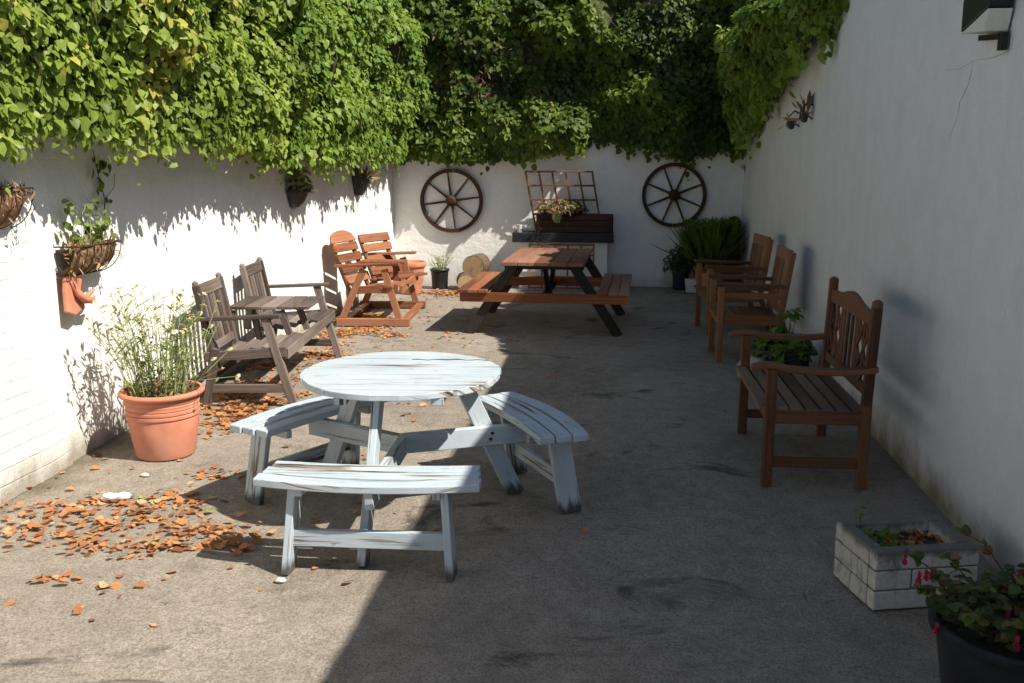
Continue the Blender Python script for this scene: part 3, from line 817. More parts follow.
# ------------------------------------------------------------------ wagon wheels
def wheel(label, loc, a0, rz, rad):
    t = thing('wagon_wheel', label, 'wagon wheel', loc, rz, 'wagon wheels hung on the far wall')
    c = Vector((0, 0, rad)); m = M['wheel_wood']
    F = Matrix.Translation(c) @ Matrix.Rotation(R(90), 4, 'X')
    pr = [(rad-.05, -.018), (rad-.012, -.02), (rad-.012, .02), (rad-.05, .018), (rad-.05, -.018)]
    MB().lathe(pr, 72, F).build('rim', m, t, 0, True)
    pr = [(rad-.0125, -.022), (rad, -.022), (rad, .022), (rad-.0125, .022), (rad-.0125, -.022)]
    MB().lathe(pr, 72, F).build('tyre', M['iron'], t, 0, True)
    hub = MB().lathe([(.0, -.02), (.06, -.02), (.075, -.015), (.075, .05), (.05, .085), (.05, .10), (.03, .105), (.03, .09), (0, .09)], 28, F).build('hub', m, t, 0, True)
    MB().lathe([(.0, .105), (.022, .105), (.022, .115), (0, .118)], 16, F).build('hub_cap', M['iron'], hub)
    for k in range(8):
        a = a0+k*PI/4; d = Vector((math.cos(a), 0, math.sin(a)))
        MB().tube([c+d*.06, c+d*.2, c+d*(rad-.05)], [.017, .015, .011], 10).build('spoke', m, t, 0, True)
wheel('rust brown eight spoked wagon wheel partly in sun, above the black plant pot', (-2.345, BY(-2.3)-.036, .725), R(7.5), R(1.1), .44)
wheel('dark eight spoked wagon wheel wholly in shade, near the right corner', (.715, BY(.7)-.036, .82), R(22), R(1.1), .435)

# ------------------------------------------------------------------ barbecue block with shelf, trough, trellises
def hearth():
    t = thing('barbecue_block', 'white rendered block with a thick black stone shelf against the far wall', 'barbecue', (-.77, 12.95, 0), R(1.1))
    MB().board((-.60, .06, .31), (.60, .06, .31), .40, .66).build('block', M['wall_b'], t, .012)
    MB().board((-.68, .02, .70), (.68, .02, .70), .46, .125).build('shelf', M['slate'], t, .006)
hearth()
def trough():
    t = thing('wooden_trough', 'dark red wooden planter trough standing on the black shelf', 'planter', (-.62, 13.0, .764), R(1.1))
    b = MB(); L = 1.02; d = .20; h = .21
    for y in (-d/2, d/2):
        for k in range(3): b.board((-L/2, y, .04+k*.08), (L/2, y, .04+k*.08), .02, .075)
    for x in (-L/2, L/2):
        for k in range(3): b.board((x, -d/2+.012, .04+k*.08), (x, d/2-.012, .04+k*.08), .02, .075)
    for x in (-L/2+.03, L/2-.03): b.board((x, -d/2-.015, 0), (x, -d/2-.015, h), .05, .018, (0, 1, 0))
    b.build('box', M['trough_wood'], t, .003)
    MB().board((-L/2+.02, 0, .20), (L/2-.02, 0, .20), d-.03, .02).build('soil', M['soil'], t)
trough()
def trellis(label, loc, w_, h_, skew, lean, nx, nz, group, rz=0):
    t = thing('trellis', label, 'trellis', loc, rz, group)
    F = lambda x, z: (x-skew*z/h_, lean*z/h_, z)
    for k in range(nx):
        x = -w_/2+w_*k/(nx-1)
        MB().board(F(x, 0), F(x, h_), .026, .014, (0, 1, 0)).build('upright', M['trellis_wood'], t, .002)
    for k in range(nz):
        z = h_*(k+.12)/(nz-.86) if nz > 1 else 0
        z = min(z, h_-.01)
        a, b = Vector(F(-w_/2-.008, z)), Vector(F(w_/2+.008, z)); off = Vector((0, -.0135, 0))
        MB().board(a+off, b+off, .013, .025).build('crossbar', M['trellis_wood'], t, .002)
trellis('leaning wooden trellis standing above the black shelf', (-.71, 13.14, .78), .90, .80, .14, -.12, 6, 5, 'wooden trellises at the barbecue', R(1.1))
trellis('low wooden trellis leaning on the white block under the shelf', (-.78, 12.66, .02), .86, .60, 0, .10, 6, 5, 'wooden trellises at the barbecue', R(1.1))

def tuft(t, name, mat, n, r, h, size, tmpl=LEAF_V, up=.5, base=(0, 0, 0), spread=1.0, rnd=None):
    d = rdir(n); d[:, 2] = np.abs(d[:, 2])
    rad = rng.random(n)**.45
    P = d*rad[:, None]*np.array([r, r, h])+np.array(base)
    return leaf_cloud(name, P, d*.6+np.array([0, 0, up])+rng.normal(size=(n, 3))*.4, d*spread+np.array([0, 0, -.25])+rng.normal(size=(n, 3))*.5, size*rng.uniform(.6, 1.2, n), mat, t, tmpl, rnd)

def stems(t, name, n, r0, r1, h, mat, rad=.0025, base=(0, 0, 0), curve=.3):
    tips = []
    for _ in range(n):
        mb = MB(); a = random.uniform(0, 2*PI); q = random.random()**.6
        p = Vector((math.cos(a)*r0*q, math.sin(a)*r0*q, 0))+Vector(base)
        e = Vector((math.cos(a)*r1*q, math.sin(a)*r1*q, h*random.uniform(.6, 1.0)))+Vector(base)+Vector((random.gauss(0, .02), random.gauss(0, .02), 0))
        mid = p.lerp(e, .5)+Vector((-math.cos(a)*curve*r1*.2, -math.sin(a)*curve*r1*.2, 0))+Vector((random.gauss(0, .015), random.gauss(0, .015), 0))
        mb.tube([p, p.lerp(mid, .5), mid, mid.lerp(e, .5), e], [rad*1.3, rad*1.2, rad, rad*.8, rad*.6], 5).build(name, mat, t); tips.append((p, mid, e))
    return None, tips

def plant_on_shelf():
    t = thing('dried_planting', 'wilted brown and green plants in a shallow tub above the trough', 'plant', (-.80, 12.95, 1.01))
    MB().lathe([(0, -.03), (.26, -.03), (.31, .05), (.33, .06), (.30, .065), (.27, .03), (0, .03)], 32, Matrix.Diagonal((1, .45, 1, 1))).build('tub', M['trough_wood'], t, 0, True)
    tuft(t, 'leaf', M['fuchsia_leaf'], 350, .36, .15, .05, base=(0, 0, .04), up=.4)
    tuft(t, 'dead_growth', M['dry'], 500, .36, .14, .07, SLIM_V, .2, (-.06, -.02, .05))
    s = leaf_cloud('hanging_leaf', [(-.05, -.17, .03)]*3, [(.1, -1, .1), (-.3, -1, .1), (.3, -1, 0)], [(0, -.1, -1), (-.2, 0, -1), (.25, 0, -1)], .15, M['daisy_leaf'], t, rnd=np.array([.9, .8, 1]))
plant_on_shelf()
mb = MB().lathe([(0, 0), (.030, 0), (.040, .10), (.041, .105), (.037, .105), (.028, .01), (0, .01)], 24)
cup = mb.build('cup', M['white_plastic'], None, 0, True, (-1.36, 12.84, .763)); tag(cup, 'small white cup on the left end of the black shelf', 'cup')
hd_ = MB().tube([(-.04, 0, .085), (-.065, 0, .08), (-.072, 0, .055), (-.06, 0, .03), (-.036, 0, .025)], .006, 8).build('handle', M['white_plastic'], cup, 0, True)

# ------------------------------------------------------------------ pots and plants
def pot_profile(r_top, r_bot, h, rim=.035, rimh=.05):
    return [(0, .0), (r_bot, 0), (r_bot+.005, .01), (r_top-rim*.7, h-rimh), (r_top-rim*.7+.003, h-rimh), (r_top-.006, h-rimh+.004), (r_top, h-rimh+.012), (r_top, h-.008), (r_top-.006, h), (r_top-.026, h), (r_top-.036, h-.02), (r_top-.05, h-.07), (0, h-.07)]

def daisy_pot():
    t = thing('daisy_planter', 'large terracotta pot of tall white daisies beside the left wall', 'plant pot', (-2.70, 5.24, 0))
    rt, rb, h = .245, .165, .40
    prof = [(0, 0), (rb, 0), (rb+.006, .008), (rb+.037, .20), (rt-.042, .245), (rt-.034, .249), (rt-.033, .265), (rt-.042, .27), (rt-.033, .276), (rt-.032, .292), (rt-.041, .297), (rt-.034, .302), (rt-.036, .315), (rt-.032, .325), (rt-.036, .33), (rt-.030, .34), (rt-.027, .352), (rt-.03, .357), (rt-.024, .372), (rt-.004, .374), (rt+.001, .384), (rt, h-.01), (rt-.008, h), (rt-.026, h), (rt-.036, h-.03), (rt-.05, h-.09)]
    pot = MB().lathe(prof, 64).build('pot', M['terracotta'], t, 0, True)
    MB().lathe([(rt-.045, h-.075), (.12, h-.06), (0, h-.055)], 24).build('soil', M['soil'], t)
    o, tips = stems(t, 'stem', 70, .16, .36, .66, M['pale_stem'], .0024, (0, 0, h-.07))
    P, N, T = [], [], []
    for p, m, e in tips:
        for _ in range(16):
            u = random.random()**.8; q = (p.lerp(m, u*2) if u < .5 else m.lerp(e, u*2-1)); a = random.uniform(0, 2*PI)
            d = Vector((math.cos(a), math.sin(a), .45)); P.append(q); T.append(d); N.append((-.5*math.cos(a)+random.gauss(0, .3), -.5*math.sin(a)+random.gauss(0, .3), 1))
    leaf_cloud('leaf', P, N, T, rng.uniform(.035, .075, len(P)), M['daisy_leaf'], t, SLIM_V)
    heads = [e for p, m, e in tips if random.random() < .8]
    heads += [Vector((.36, -.05, .60)), Vector((.44, -.12, .56)), Vector((.42, .05, .64)), Vector((.50, -.05, .50))]
    for e in heads[-4:]: MB().tube([(.1, 0, .38), (.24, -.02, .46), tuple(e)], [.004, .003, .002], 5).build('leaning_stem', M['pale_stem'], t)
    for e in heads:
        n = Vector((random.gauss(0, .5), random.gauss(-.3, .5), 1)).normalized(); s = n.orthogonal().normalized(); c = n.cross(s)
        D = [s*math.cos(2*PI*k/10)+c*math.sin(2*PI*k/10) for k in range(10)]
        f = leaf_cloud('flower', [e]*10, [n]*10, D, random.uniform(.016, .024), M['petal'], t, PETAL_V)
        MB().tube([e-n*.004, e+n*.004, e+n*.009], [.007, .007, .003], 8).build('flower_centre', M['yolk'], f)
    tuft(t, 'dead_leaf', M['dry'], 130, .2, .16, .05, SLIM_V, .2, (0, 0, h-.06))
daisy_pot()

def small_black_pot():
    t = thing('potted_shrub', 'small green shrub in a black pot beside the cut logs', 'plant pot', (-2.44, 12.72, 0))
    MB().lathe(pot_profile(.135, .10, .27, .02, .035), 40).build('pot', M['black_plastic'], t, 0, True)
    MB().lathe([(.095, .20), (0, .205)], 20).build('soil', M['soil'], t)
    o, tips = stems(t, 'stem', 22, .06, .17, .28, M['pale_stem'], .003, (0, 0, .20))
    P, N, T = [], [], []
    for p, m, e in tips:
        for _ in range(14):
            u = random.random(); q = p.lerp(e, u); a = random.uniform(0, 2*PI)
            P.append(q); T.append((math.cos(a), math.sin(a), .7)); N.append((random.gauss(0, .5), random.gauss(0, .5), 1))
    leaf_cloud('leaf', P, N, T, rng.uniform(.035, .06, len(P)), M['daisy_leaf'], t, SLIM_V)
small_black_pot()

def terracotta_behind():
    t = thing('terracotta_planter', 'tall terracotta pot tucked behind the red brown double seat', 'plant pot', (-2.72, 12.2, 0))
    MB().lathe(pot_profile(.20, .12, .42, .03, .07), 48).build('pot', M['terracotta'], t, 0, True)
    MB().lathe([(.15, .36), (0, .365)], 20).build('soil', M['soil'], t)
terracotta_behind()

def log(label, loc, r, rz, first=None):
    t = thing('cut_log', label, 'log', loc, rz, 'cut logs stacked by the far wall')
    mb = MB(); n = 22; L = .34
    rr = [r*(1+.07*noise.noise(Vector((math.cos(2*PI*k/n)*2+r*40, math.sin(2*PI*k/n)*2, 1)))) for k in range(n)]
    mb.cur = 0
    for y in (-L/2, L/2):
        for k in range(n): mb.v.append(Vector((rr[k]*math.cos(2*PI*k/n), y, r+rr[k]*math.sin(2*PI*k/n))))
    for k in range(n):
        j = (k+1) % n; mb.face([k, j, n+j, n+k], [(0, 0)]*4)
    mb.build('bark', M['bark'], t, 0, True)
    for y, rev in ((-L/2-.002, False), (L/2+.002, True)):
        e = MB(); 
        for k in range(n): e.v.append(Vector((rr[k]*.97*math.cos(2*PI*k/n), 0, rr[k]*.97*math.sin(2*PI*k/n))))
        e.face(list(range(n))[::-1] if rev else list(range(n)), [(0, 0)]*n)
        e.build('cut_end', M['log_end'], t, 0, False, (0, y, r))
log('pale cut log on the ground next to the black pot', (-2.06, 12.55, 0), .115, R(12))
log('brown cut log resting on top of the two others', (-1.93, 12.72, .17), .15, R(-8))
log('cut log on the ground partly behind the picnic table seat', (-1.77, 12.68, 0), .11, R(-20))

def strap_plant():
    t = thing('strap_leaf_plant', 'tall clump of green strap leaves in a pot in the far right corner', 'plant', (1.18, 12.78, 0))
    MB().lathe(pot_profile(.21, .15, .34, .03, .05), 40).build('pot', M['terracotta'], t, 0, True)
    MB().lathe([(.16, .28), (0, .285)], 20).build('soil', M['soil'], t)
    n = 420; P, N, T, sz = [], [], [], []
    for _ in range(n):
        a = random.uniform(0, 2*PI); q = random.random()**.5; up = random.uniform(2.2, 7)
        P.append((math.cos(a)*.17*q, math.sin(a)*.17*q, .28)); T.append((math.cos(a)*q*.7, math.sin(a)*q*.7, up)); N.append((-math.cos(a)+random.gauss(0, .4), -math.sin(a)+random.gauss(0, .4), .4)); sz.append(random.uniform(.45, .78))
    v = SLIM_V*np.array([.28, 1, 1.0]); v[3] = (0, 1, -.08); v[2, 2] = v[4, 2] = -.05
    leaf_cloud('strap_leaf', P, N, T, sz, M['grassy'], t, v)
    P, N, T = [], [], []
    for _ in range(2200):
        a = random.uniform(0, 2*PI); q = random.random()**.5; z = random.uniform(.3, .92)
        P.append((math.cos(a)*.32*q*(.6+.5*z), math.sin(a)*.32*q*(.6+.5*z), z)); T.append((math.cos(a), math.sin(a), 2.0)); N.append((random.gauss(0, .5), random.gauss(0, .5), 1))
    leaf_cloud('side_leaf', P, N, T, rng.uniform(.07, .15, len(P)), M['grassy'], t, SLIM_V)
strap_plant()
def blue_pot():
    t = thing('potted_shrub', 'bushy bluish plant in a dark blue pot left of the strap leaves', 'plant pot', (.82, 12.98, 0))
    MB().lathe(pot_profile(.125, .095, .27, .02, .03), 36).build('pot', M['blue_plastic'], t, 0, True)
    tuft(t, 'leaf', M['bluegreen'], 700, .22, .36, .075, SLIM_V*np.array([1.8, 1, 1]), .5, (0, 0, .27))
    stems(t, 'stem', 16, .06, .18, .30, M['twig'], .003, (0, 0, .2))
blue_pot()
def white_pot():
    t = thing('white_plant_pot', 'small square white pot standing in front of the dark blue pot', 'plant pot', (.95, 12.72, 0))
    b = MB(); a0, a1, h = .065, .085, .17
    v = [(-a0, -a0, 0), (a0, -a0, 0), (a0, a0, 0), (-a0, a0, 0), (-a1, -a1, h), (a1, -a1, h), (a1, a1, h), (-a1, a1, h), (-a1+.012, -a1+.012, h), (a1-.012, -a1+.012, h), (a1-.012, a1-.012, h), (-a1+.012, a1-.012, h), (-a0, -a0, h-.04), (a0, -a0, h-.04), (a0, a0, h-.04), (-a0, a0, h-.04)]
    b.v = [Vector(x) for x in v]
    for r0 in (0, 4, 8):
        for i in range(4):
            j = (i+1) % 4; b.face([r0+i, r0+j, r0+4+j, r0+4+i], [(0, 0)]*4)
    b.face([3, 2, 1, 0], [(0, 0)]*4); b.build('pot', M['white_plastic'], t, .003)
    MB().board((-.062, 0, h-.035), (.062, 0, h-.035), .124, .008).build('soil', M['soil'], t)
white_pot()
mb = MB().prism([(-.09, 0), (.09, 0), (.09, .90)]+[(.09*math.cos(R(a)), .90+.09*math.sin(R(a))) for a in range(15, 180, 15)]+[(-.09, .90)], .04, Matrix(((1, 0, 0, 0), (0, 0, -1, 0), (0, 1, 0, 0), (0, 0, 0, 1))), 1)
bd = mb.build('wooden_board', M['teak'], None, .006, False, (1.52, 13.0, 0)); bd.rotation_euler = (R(-6), 0, R(4)); tag(bd, 'round topped brown board standing upright in the far right corner', 'board')
def round_trough():
    t = thing('black_tub', 'low black tub of bright green leaves between the lattice bench and the armchairs', 'plant pot', (1.32, 7.72, 0))
    MB().lathe([(0, 0), (.19, 0), (.20, .01), (.225, .22), (.24, .225), (.24, .255), (.225, .257), (.21, .2), (0, .2)], 40).build('tub', M['black_plastic'], t, 0, True)
    tuft(t, 'leaf', M['grassy'], 650, .24, .20, .07, LEAF_V, .7, (0, 0, .2))
    MB().lathe([(.20, .205), (0, .21)], 20).build('soil', M['soil'], t)
    s, tips = stems(t, 'stem', 8, .05, .10, .36, M['grassy'], .003, (.05, .0, .2))
    tuft(t, 'top_leaf', M['grassy'], 40, .07, .06, .06, LEAF_V, .7, (.07, 0, .50))
round_trough()
st_ = MB(); 
o = st_.tube([(0, 0, 0), (0, 0, .05), (.0, .01, .13), (0, 0, .19), (0, 0, .21)], [.10, .14, .15, .11, .04], 10).build('garden_stone', M['cream_stone'], None, 0, True, (1.10, 7.62, -.02)); tag(o, 'mottled pale stone beside the low black tub', 'stone')

# ------------------------------------------------------------------ wall-hung things
def hay_basket(label, y, z, L, d, h):
    t = thing('wall_basket', label, 'hanging basket', (LX(y)+.012, y, z), 0, 'wire hay baskets on the left wall')
    b = MB()   # lining: half-round trough
    n, m = 14, 10
    for i in range(n+1):
        yy = -L/2+L*i/n; k = 1-.16*abs(2*i/n-1)**3
        for j in range(m+1):
            a = PI/2*j/m; r = 1+.10*noise.noise(Vector((yy*14, j*.7, y)))
            b.v.append(Vector((d*math.cos(a)*r*k, yy, h-h*math.sin(a)*r*k)))
    for i in range(n):
        for j in range(m):
            q = i*(m+1)+j; b.face([q, q+1, q+m+2, q+m+1], [(0, 0)]*4)
    b.build('coir_liner', M['coir'], t, 0, True)
    MB().board((d*.45, -L/2+.03, h-.03), (d*.45, L/2-.03, h-.03), d*.85, .02).build('soil', M['soil'], t)
    f = MB(); f.tube([(.0, -L/2, h), (d, -L/2, h), (d, L/2, h), (.0, L/2, h)], .005, 6)
    for k in range(7):
        yy = -L/2+L*k/6
        f.tube([(d*1.03*math.cos(PI/2*j/6), yy, h-h*1.03*math.sin(PI/2*j/6)) for j in range(7)], .003, 6)
    f.build('wire_frame', M['iron'], t)
    n = 260; P = np.column_stack([rng.uniform(.02, d*1.02, n), rng.uniform(-L/2, L/2, n), h-rng.uniform(-.02, h*.9, n)*rng.random(n)])
    leaf_cloud('dead_growth', P, rng.normal(size=(n, 3))+np.array([1, 0, .3]), rng.normal(size=(n, 3))*.7+np.array([.4, 0, -.5]), rng.uniform(.03, .075, n), M['dry'], t, SLIM_V)
    n = 60; P = np.column_stack([rng.uniform(.03, d*.8, n), rng.uniform(-L/2, L/2, n), np.full(n, h-.01)])
    leaf_cloud('upright_dry_leaf', P, rng.normal(size=(n, 3))+np.array([1, 0, .3]), rng.normal(size=(n, 3))*.5+np.array([.1, 0, 1]), rng.uniform(.03, .07, n), M['dry'], t, SLIM_V)
    return t
hb = hay_basket('coir lined wire basket with sprouting greenery on the left wall above the terracotta ornament', 5.22, 1.08, .44, .17, .18)
n = 70
P = np.column_stack([rng.uniform(.03, .15, n), rng.uniform(-.15, .2, n), .18+rng.random(n)**2*.25])
leaf_cloud('green_sprig', P, rng.normal(size=(n, 3))+np.array([.6, 0, .8]), rng.normal(size=(n, 3))*.6+np.array([0, 0, .6]), rng.uniform(.03, .06, n), M['daisy_leaf'], hb)
sp = MB()
for k in range(6): sp.tube([(.08, random.uniform(-.15, .2), .17), (.09, random.uniform(-.15, .22), .32), (.06, random.uniform(-.15, .25), .46)], [.003, .002, .001], 5)
sp.build('sprig_stem', M['pale_stem'], hb)
hay_basket('coir lined wire basket of dead brown growth at the left edge, under the vine', 4.38, 1.40, .50, .16, .20)

def wall_ornament():
    t = thing('terracotta_ornament', 'broken terracotta wall ornament with curling pieces below the coir basket', 'wall ornament', (LX(5.1)+.045, 5.10, .86))
    a = MB(); a.prism([(-.10, .03), (-.02, .0), (.07, .03), (.10, .10), (.05, .14), (.075, .20), (.0, .24), (-.085, .23), (-.10, .15)], .03, Matrix(((0, 0, 1, .02), (1, 0, 0, 0), (0, 1, 0, 0), (0, 0, 0, 1))))
    a.build('plaque', M['terracotta'], t, .008)
    b = MB(); b.tube([(.035, -.05, .20), (.055, -.02, .13), (.06, .04, .085), (.06, .11, .07), (.05, .16, .085)], [.010, .020, .024, .020, .005], 10)
    b.tube([(.04, .08, .09), (.05, .13, .12), (.045, .17, .125)], [.014, .014, .004], 10); b.build('curl', M['terracotta'], t, 0, True)
    MB().tube([(.03, 0, .28), (.06, .01, .33), (.05, .08, .40)], [.012, .008, .004], 6).build('broken_wire', M['iron'], t)
wall_ornament()

def wall_pot(label, y, z, r, h, s, live):
    t = thing('wall_pot', label, 'wall pot', (LX(y)+.012, y, z), 0, 'black half pots on the left wall')
    prof = [(.02, 0), (r*.35, .01), (r*.62, h*.35), (r*.9, h*.85), (r, h*.87), (r, h), (r-.012, h), (r-.02, h*.9), (0, h*.88)]
    MB().lathe(prof, 24, None, -PI/2, PI/2).build('pot', M['black_plastic'], t, 0, True)
    MB().board((0.002, 0, .02), (0.002, 0, h+.10), r*1.1, .006, (1, 0, 0)).build('back_plate', M['black_plastic'], t)
    if live:
        n = 150; a = rng.uniform(-PI/2, PI/2, n); q = rng.random(n)**.5*r
        P = np.column_stack([np.cos(a)*q, np.sin(a)*q-.04, h*.88+rng.random(n)*.22])
        leaf_cloud('leaf', P, rng.normal(size=(n, 3))*.6+np.array([.6, 0, .8]), rng.normal(size=(n, 3))*.6+np.array([.3, 0, .3]), rng.uniform(.03, .07, n), M['daisy_leaf'], t)
    n = 70; a = rng.uniform(-PI/2, PI/2, n); q = rng.random(n)**.5*r
    P = np.column_stack([np.cos(a)*q, np.sin(a)*q, np.full(n, h*.9)])
    leaf_cloud('dry_leaf', P, rng.normal(size=(n, 3)), rng.normal(size=(n, 3))*.5+np.array([.4, 0, .7]), rng.uniform(.06, .17 if not live else .10, n), M['dry'], t, SLIM_V)
wall_pot('black half pot with fresh green leaves, the nearer one under the ivy mound', 9.02, 1.27, .18, .18, 1, True)
wall_pot('black half pot with dry straw, the far one under the ivy mound', 11.3, 1.30, .20, .24, 1, False)

def ivy_shoot():
    t = thing('ivy_shoot', 'loose ivy shoot with a few leaves on the white wall above the coir basket', 'plant', (LX(4.8), 5.55, 1.25))
    mb = MB(); mb.tube([(.02, -.05, .55), (.025, -.02, .40), (.02, .04, .25), (.025, 0, .10), (.03, .02, 0)], .003, 5); mb.tube([(.02, .04, .25), (.03, .14, .32), (.02, .18, .40)], .002, 5)
    mb.build('stem', M['twig'], t)
    P = [(.03, -.04+random.gauss(0, .07), random.uniform(0, .5)) for _ in range(34)]
    leaf_cloud('leaf', P, rng.normal(size=(34, 3))*.4+np.array([1, 0, .3]), rng.normal(size=(34, 3))*.6+np.array([0, 0, -.6]), rng.uniform(.03, .075, 34), M['ivy_dark'], t)
ivy_shoot()

def wall_lamp():
    y0 = 4.62
    t = thing('wall_floodlight', 'black floodlight with a white sloping base high on the right wall', 'wall light', (RX(y0)-.005, y0-.03, 2.255), 0)
    F = Matrix(((0, 0, 1, -.055), (1, 0, 0, 0), (0, 1, 0, 0), (0, 0, 0, 1)))
    MB().prism([(.16, .06), (-.16, .125), (-.16, .42), (.16, .42)], .10, F).build('housing', M['lamp_black'], t, .006)
    MB().prism([(.162, .052), (-.13, .03), (-.165, .12)][::-1], .104, F).build('base_shell', M['lamp_white'], t, .005)
    MB().board((-.03, .12, .03), (-.03, -.12, .008), .02, .025).build('bracket_arm', M['lamp_black'], t, .002)
    MB().board((-.02, -.125, .025), (-.02, -.125, -.05), .04, .03, (1, 0, 0)).build('bracket', M['lamp_black'], t, .002)
wall_lamp()
def wall_hook(label, y, z, seed, long_):
    t = thing('wall_bracket', label, 'wall bracket', (RX(y)-.003, y, z), 0, 'rusty brackets on the right wall')
    b = MB()
    b.tube([(0, 0, .10), (-.05, 0, .12), (-.10, 0, .06), (-.11, 0, -.02)], .007, 6); b.tube([(0, 0, -.02), (-.08, .02, .05)], .006, 6)
    b.build('iron_arm', M['iron'], t)
    k = MB(); k.lathe([(0, -.08), (.025, -.07), (.036, -.02), (.038, 0), (.032, 0), (0, -.01)], 14, Matrix.Translation((-.07, 0, .03)))
    k.build('cup', M['black_plastic'], t, 0, True)
    n = 26; P = np.array([(-.07, 0, .03)])+rng.normal(size=(n, 3))*.025
    leaf_cloud('dry_leaf', P, rng.normal(size=(n, 3)), rng.normal(size=(n, 3))*.4+np.array([0, .2, -.6 if not long_ else .9]), rng.uniform(.03, .22 if long_ else .10, n), M['dry'], t, SLIM_V)
wall_hook('small rusty bracket with dead stems hanging down, just below the corner ivy', 9.35, 2.06, 1, False)
wall_hook('small rusty bracket with one tall dead stem, standing clear of the corner ivy', 8.72, 2.10, 2, True)

# ------------------------------------------------------------------ block planter and fuchsia
def block_planter():
    t = thing('block_planter', 'square white block planter with blackened rim and weedy soil by the right wall', 'planter', (1.185, 3.82, 0), R(14))
    W, D, h = .44, .34, .25; th = .055; mb = MB(); mo = MB()
    ch = h/3
    for k in range(3):
        z = (k+.5)*ch; g = .006
        def run(ax, a, b, other):
            L = b-a; cuts = [a, a+L*(.36 if k == 1 else (1.0 if k == 2 else .6)), b] if k != 2 else [a, b]
            for p, q in zip(cuts, cuts[1:]):
                p2, q2 = p+g/2, q-g/2
                if ax == 'x': mb.board((p2, other, z), (q2, other, z), th, ch-g)
                else: mb.board((other, p2, z), (other, q2, z), th, ch-g)
        for y in (-D/2+th/2, D/2-th/2): run('x', -W/2, W/2, y)
        for x in (-W/2+th/2, W/2-th/2): run('y', -D/2+th+.002, D/2-th-.002, x)
    mb.build('blockwork', M['block'], t, .006)
    i = .006
    for y in (-D/2+th/2, D/2-th/2): mo.board((-W/2+i, y, h/2-.004), (W/2-i, y, h/2-.004), th-2*i, h-.012)
    for x in (-W/2+th/2, W/2-th/2): mo.board((x, -D/2+th-i+.001, h/2-.004), (x, D/2-th+i-.001, h/2-.004), th-2*i, h-.013)
    mo.build('mortar', M['mortar'], t)
    MB().board((-W/2+th, 0, h-.075), (W/2-th, 0, h-.075), D-2*th, .05).build('soil', M['soil'], t)
    n = 90; P = np.column_stack([rng.uniform(-W/2+th, -.02, n), rng.uniform(-D/2+th, D/2-th, n), h-.05+rng.random(n)*.03])
    leaf_cloud('weed', P, rng.normal(size=(n, 3))*.5+np.array([0, 0, 1]), rng.normal(size=(n, 3))+np.array([0, 0, .4]), rng.uniform(.015, .04, n), M['grassy'], t)
    n = 160; P = np.column_stack([rng.uniform(-W/2+th, W/2-th, n), rng.uniform(-D/2+th, D/2-th, n), np.full(n, h-.047)])
    leaf_cloud('dead_leaf', P, rng.normal(size=(n, 3))*.4+np.array([0, 0, 1]), rng.normal(size=(n, 3))*np.array([1, 1, .2]), rng.uniform(.015, .045, n), M['fallen'], t, CURL_V)
    sp = MB(); sp.tube([(-.15, .08, .17), (-.155, .085, .25), (-.16, .08, .31)], .002, 5); sp.build('weed_stem', M['grassy'], t)
    leaf_cloud('weed_tip', [(-.16, .08, .29+.008*k) for k in range(6)], rng.normal(size=(6, 3))*.4+np.array([0, 0, 1]), rng.normal(size=(6, 3)), .03, M['grassy'], t)
block_planter()

def fuchsia():
    t = thing('fuchsia_pot', 'round black pot of pink flowering fuchsia in the near right corner', 'plant pot', (1.285, 2.95, 0))
    MB().lathe([(0, 0), (.20, 0), (.205, .01), (.245, .26), (.262, .262), (.268, .27), (.268, .295), (.258, .30), (.245, .298), (.235, .25), (0, .25)], 56).build('pot', M['black_plastic'], t, 0, True)
    MB().lathe([(.23, .255), (0, .27)], 24).build('soil', M['soil'], t)
    o, tips = stems(t, 'stem', 50, .15, .30, .19, M['twig'], .0028, (0, 0, .25), .6)
    extra = MB(); ex = [[(-.08, .05, .27), (-.18, .10, .36), (-.25, .14, .42), (-.31, .18, .45)], [(.0, .12, .28), (.02, .2, .38), (-.02, .28, .45), (-.08, .34, .47)]]
    for e in ex: extra.tube(e, [.004, .003, .0025, .0015], 5)
    extra.build('long_stem', M['twig'], t)
    P, N, T = [], [], []
    def sprig(p, e, k):
        p, e = Vector(p), Vector(e)
        for _ in range(k):
            q = p.lerp(e, random.random()**.7); a = random.uniform(0, 2*PI)
            P.append(q); T.append((math.cos(a), math.sin(a), random.gauss(-.1, .4))); N.append((random.gauss(0, .4), random.gauss(-.2, .4), 1))
    for p, m, e in tips: sprig(p, m, 7); sprig(m, e, 12)
    for e in ex:
        for a, b in zip(e, e[1:]): sprig(a, b, 6)
    leaf_cloud('leaf', P, N, T, rng.uniform(.022, .05, len(P)), M['fuchsia_leaf'], t)
    heads = [Vector(e)+Vector((random.gauss(0, .03), random.gauss(0, .03), random.uniform(-.08, .0))) for p, m, e in tips for _ in range(1)][:16]+[Vector((-.31, .18, .43)), Vector((-.27, .15, .38)), Vector((-.27, -.05, .30))]
    for hpos in heads:
        P, N, T = [], [], []
        for k in range(4):
            a = 2*PI*k/4; P.append(hpos); T.append((math.cos(a)*.5, math.sin(a)*.5, -1)); N.append((math.cos(a), math.sin(a), .4))
        P.append(hpos+Vector((0, 0, .02))); T.append((0.05, 0, -1)); N.append((0, -1, 0.1))
        leaf_cloud('flower', P, N, T, rng.uniform(.02, .034, len(P)), M['pink'], t, SLIM_V*np.array([2.4, 1, 1]))
fuchsia()

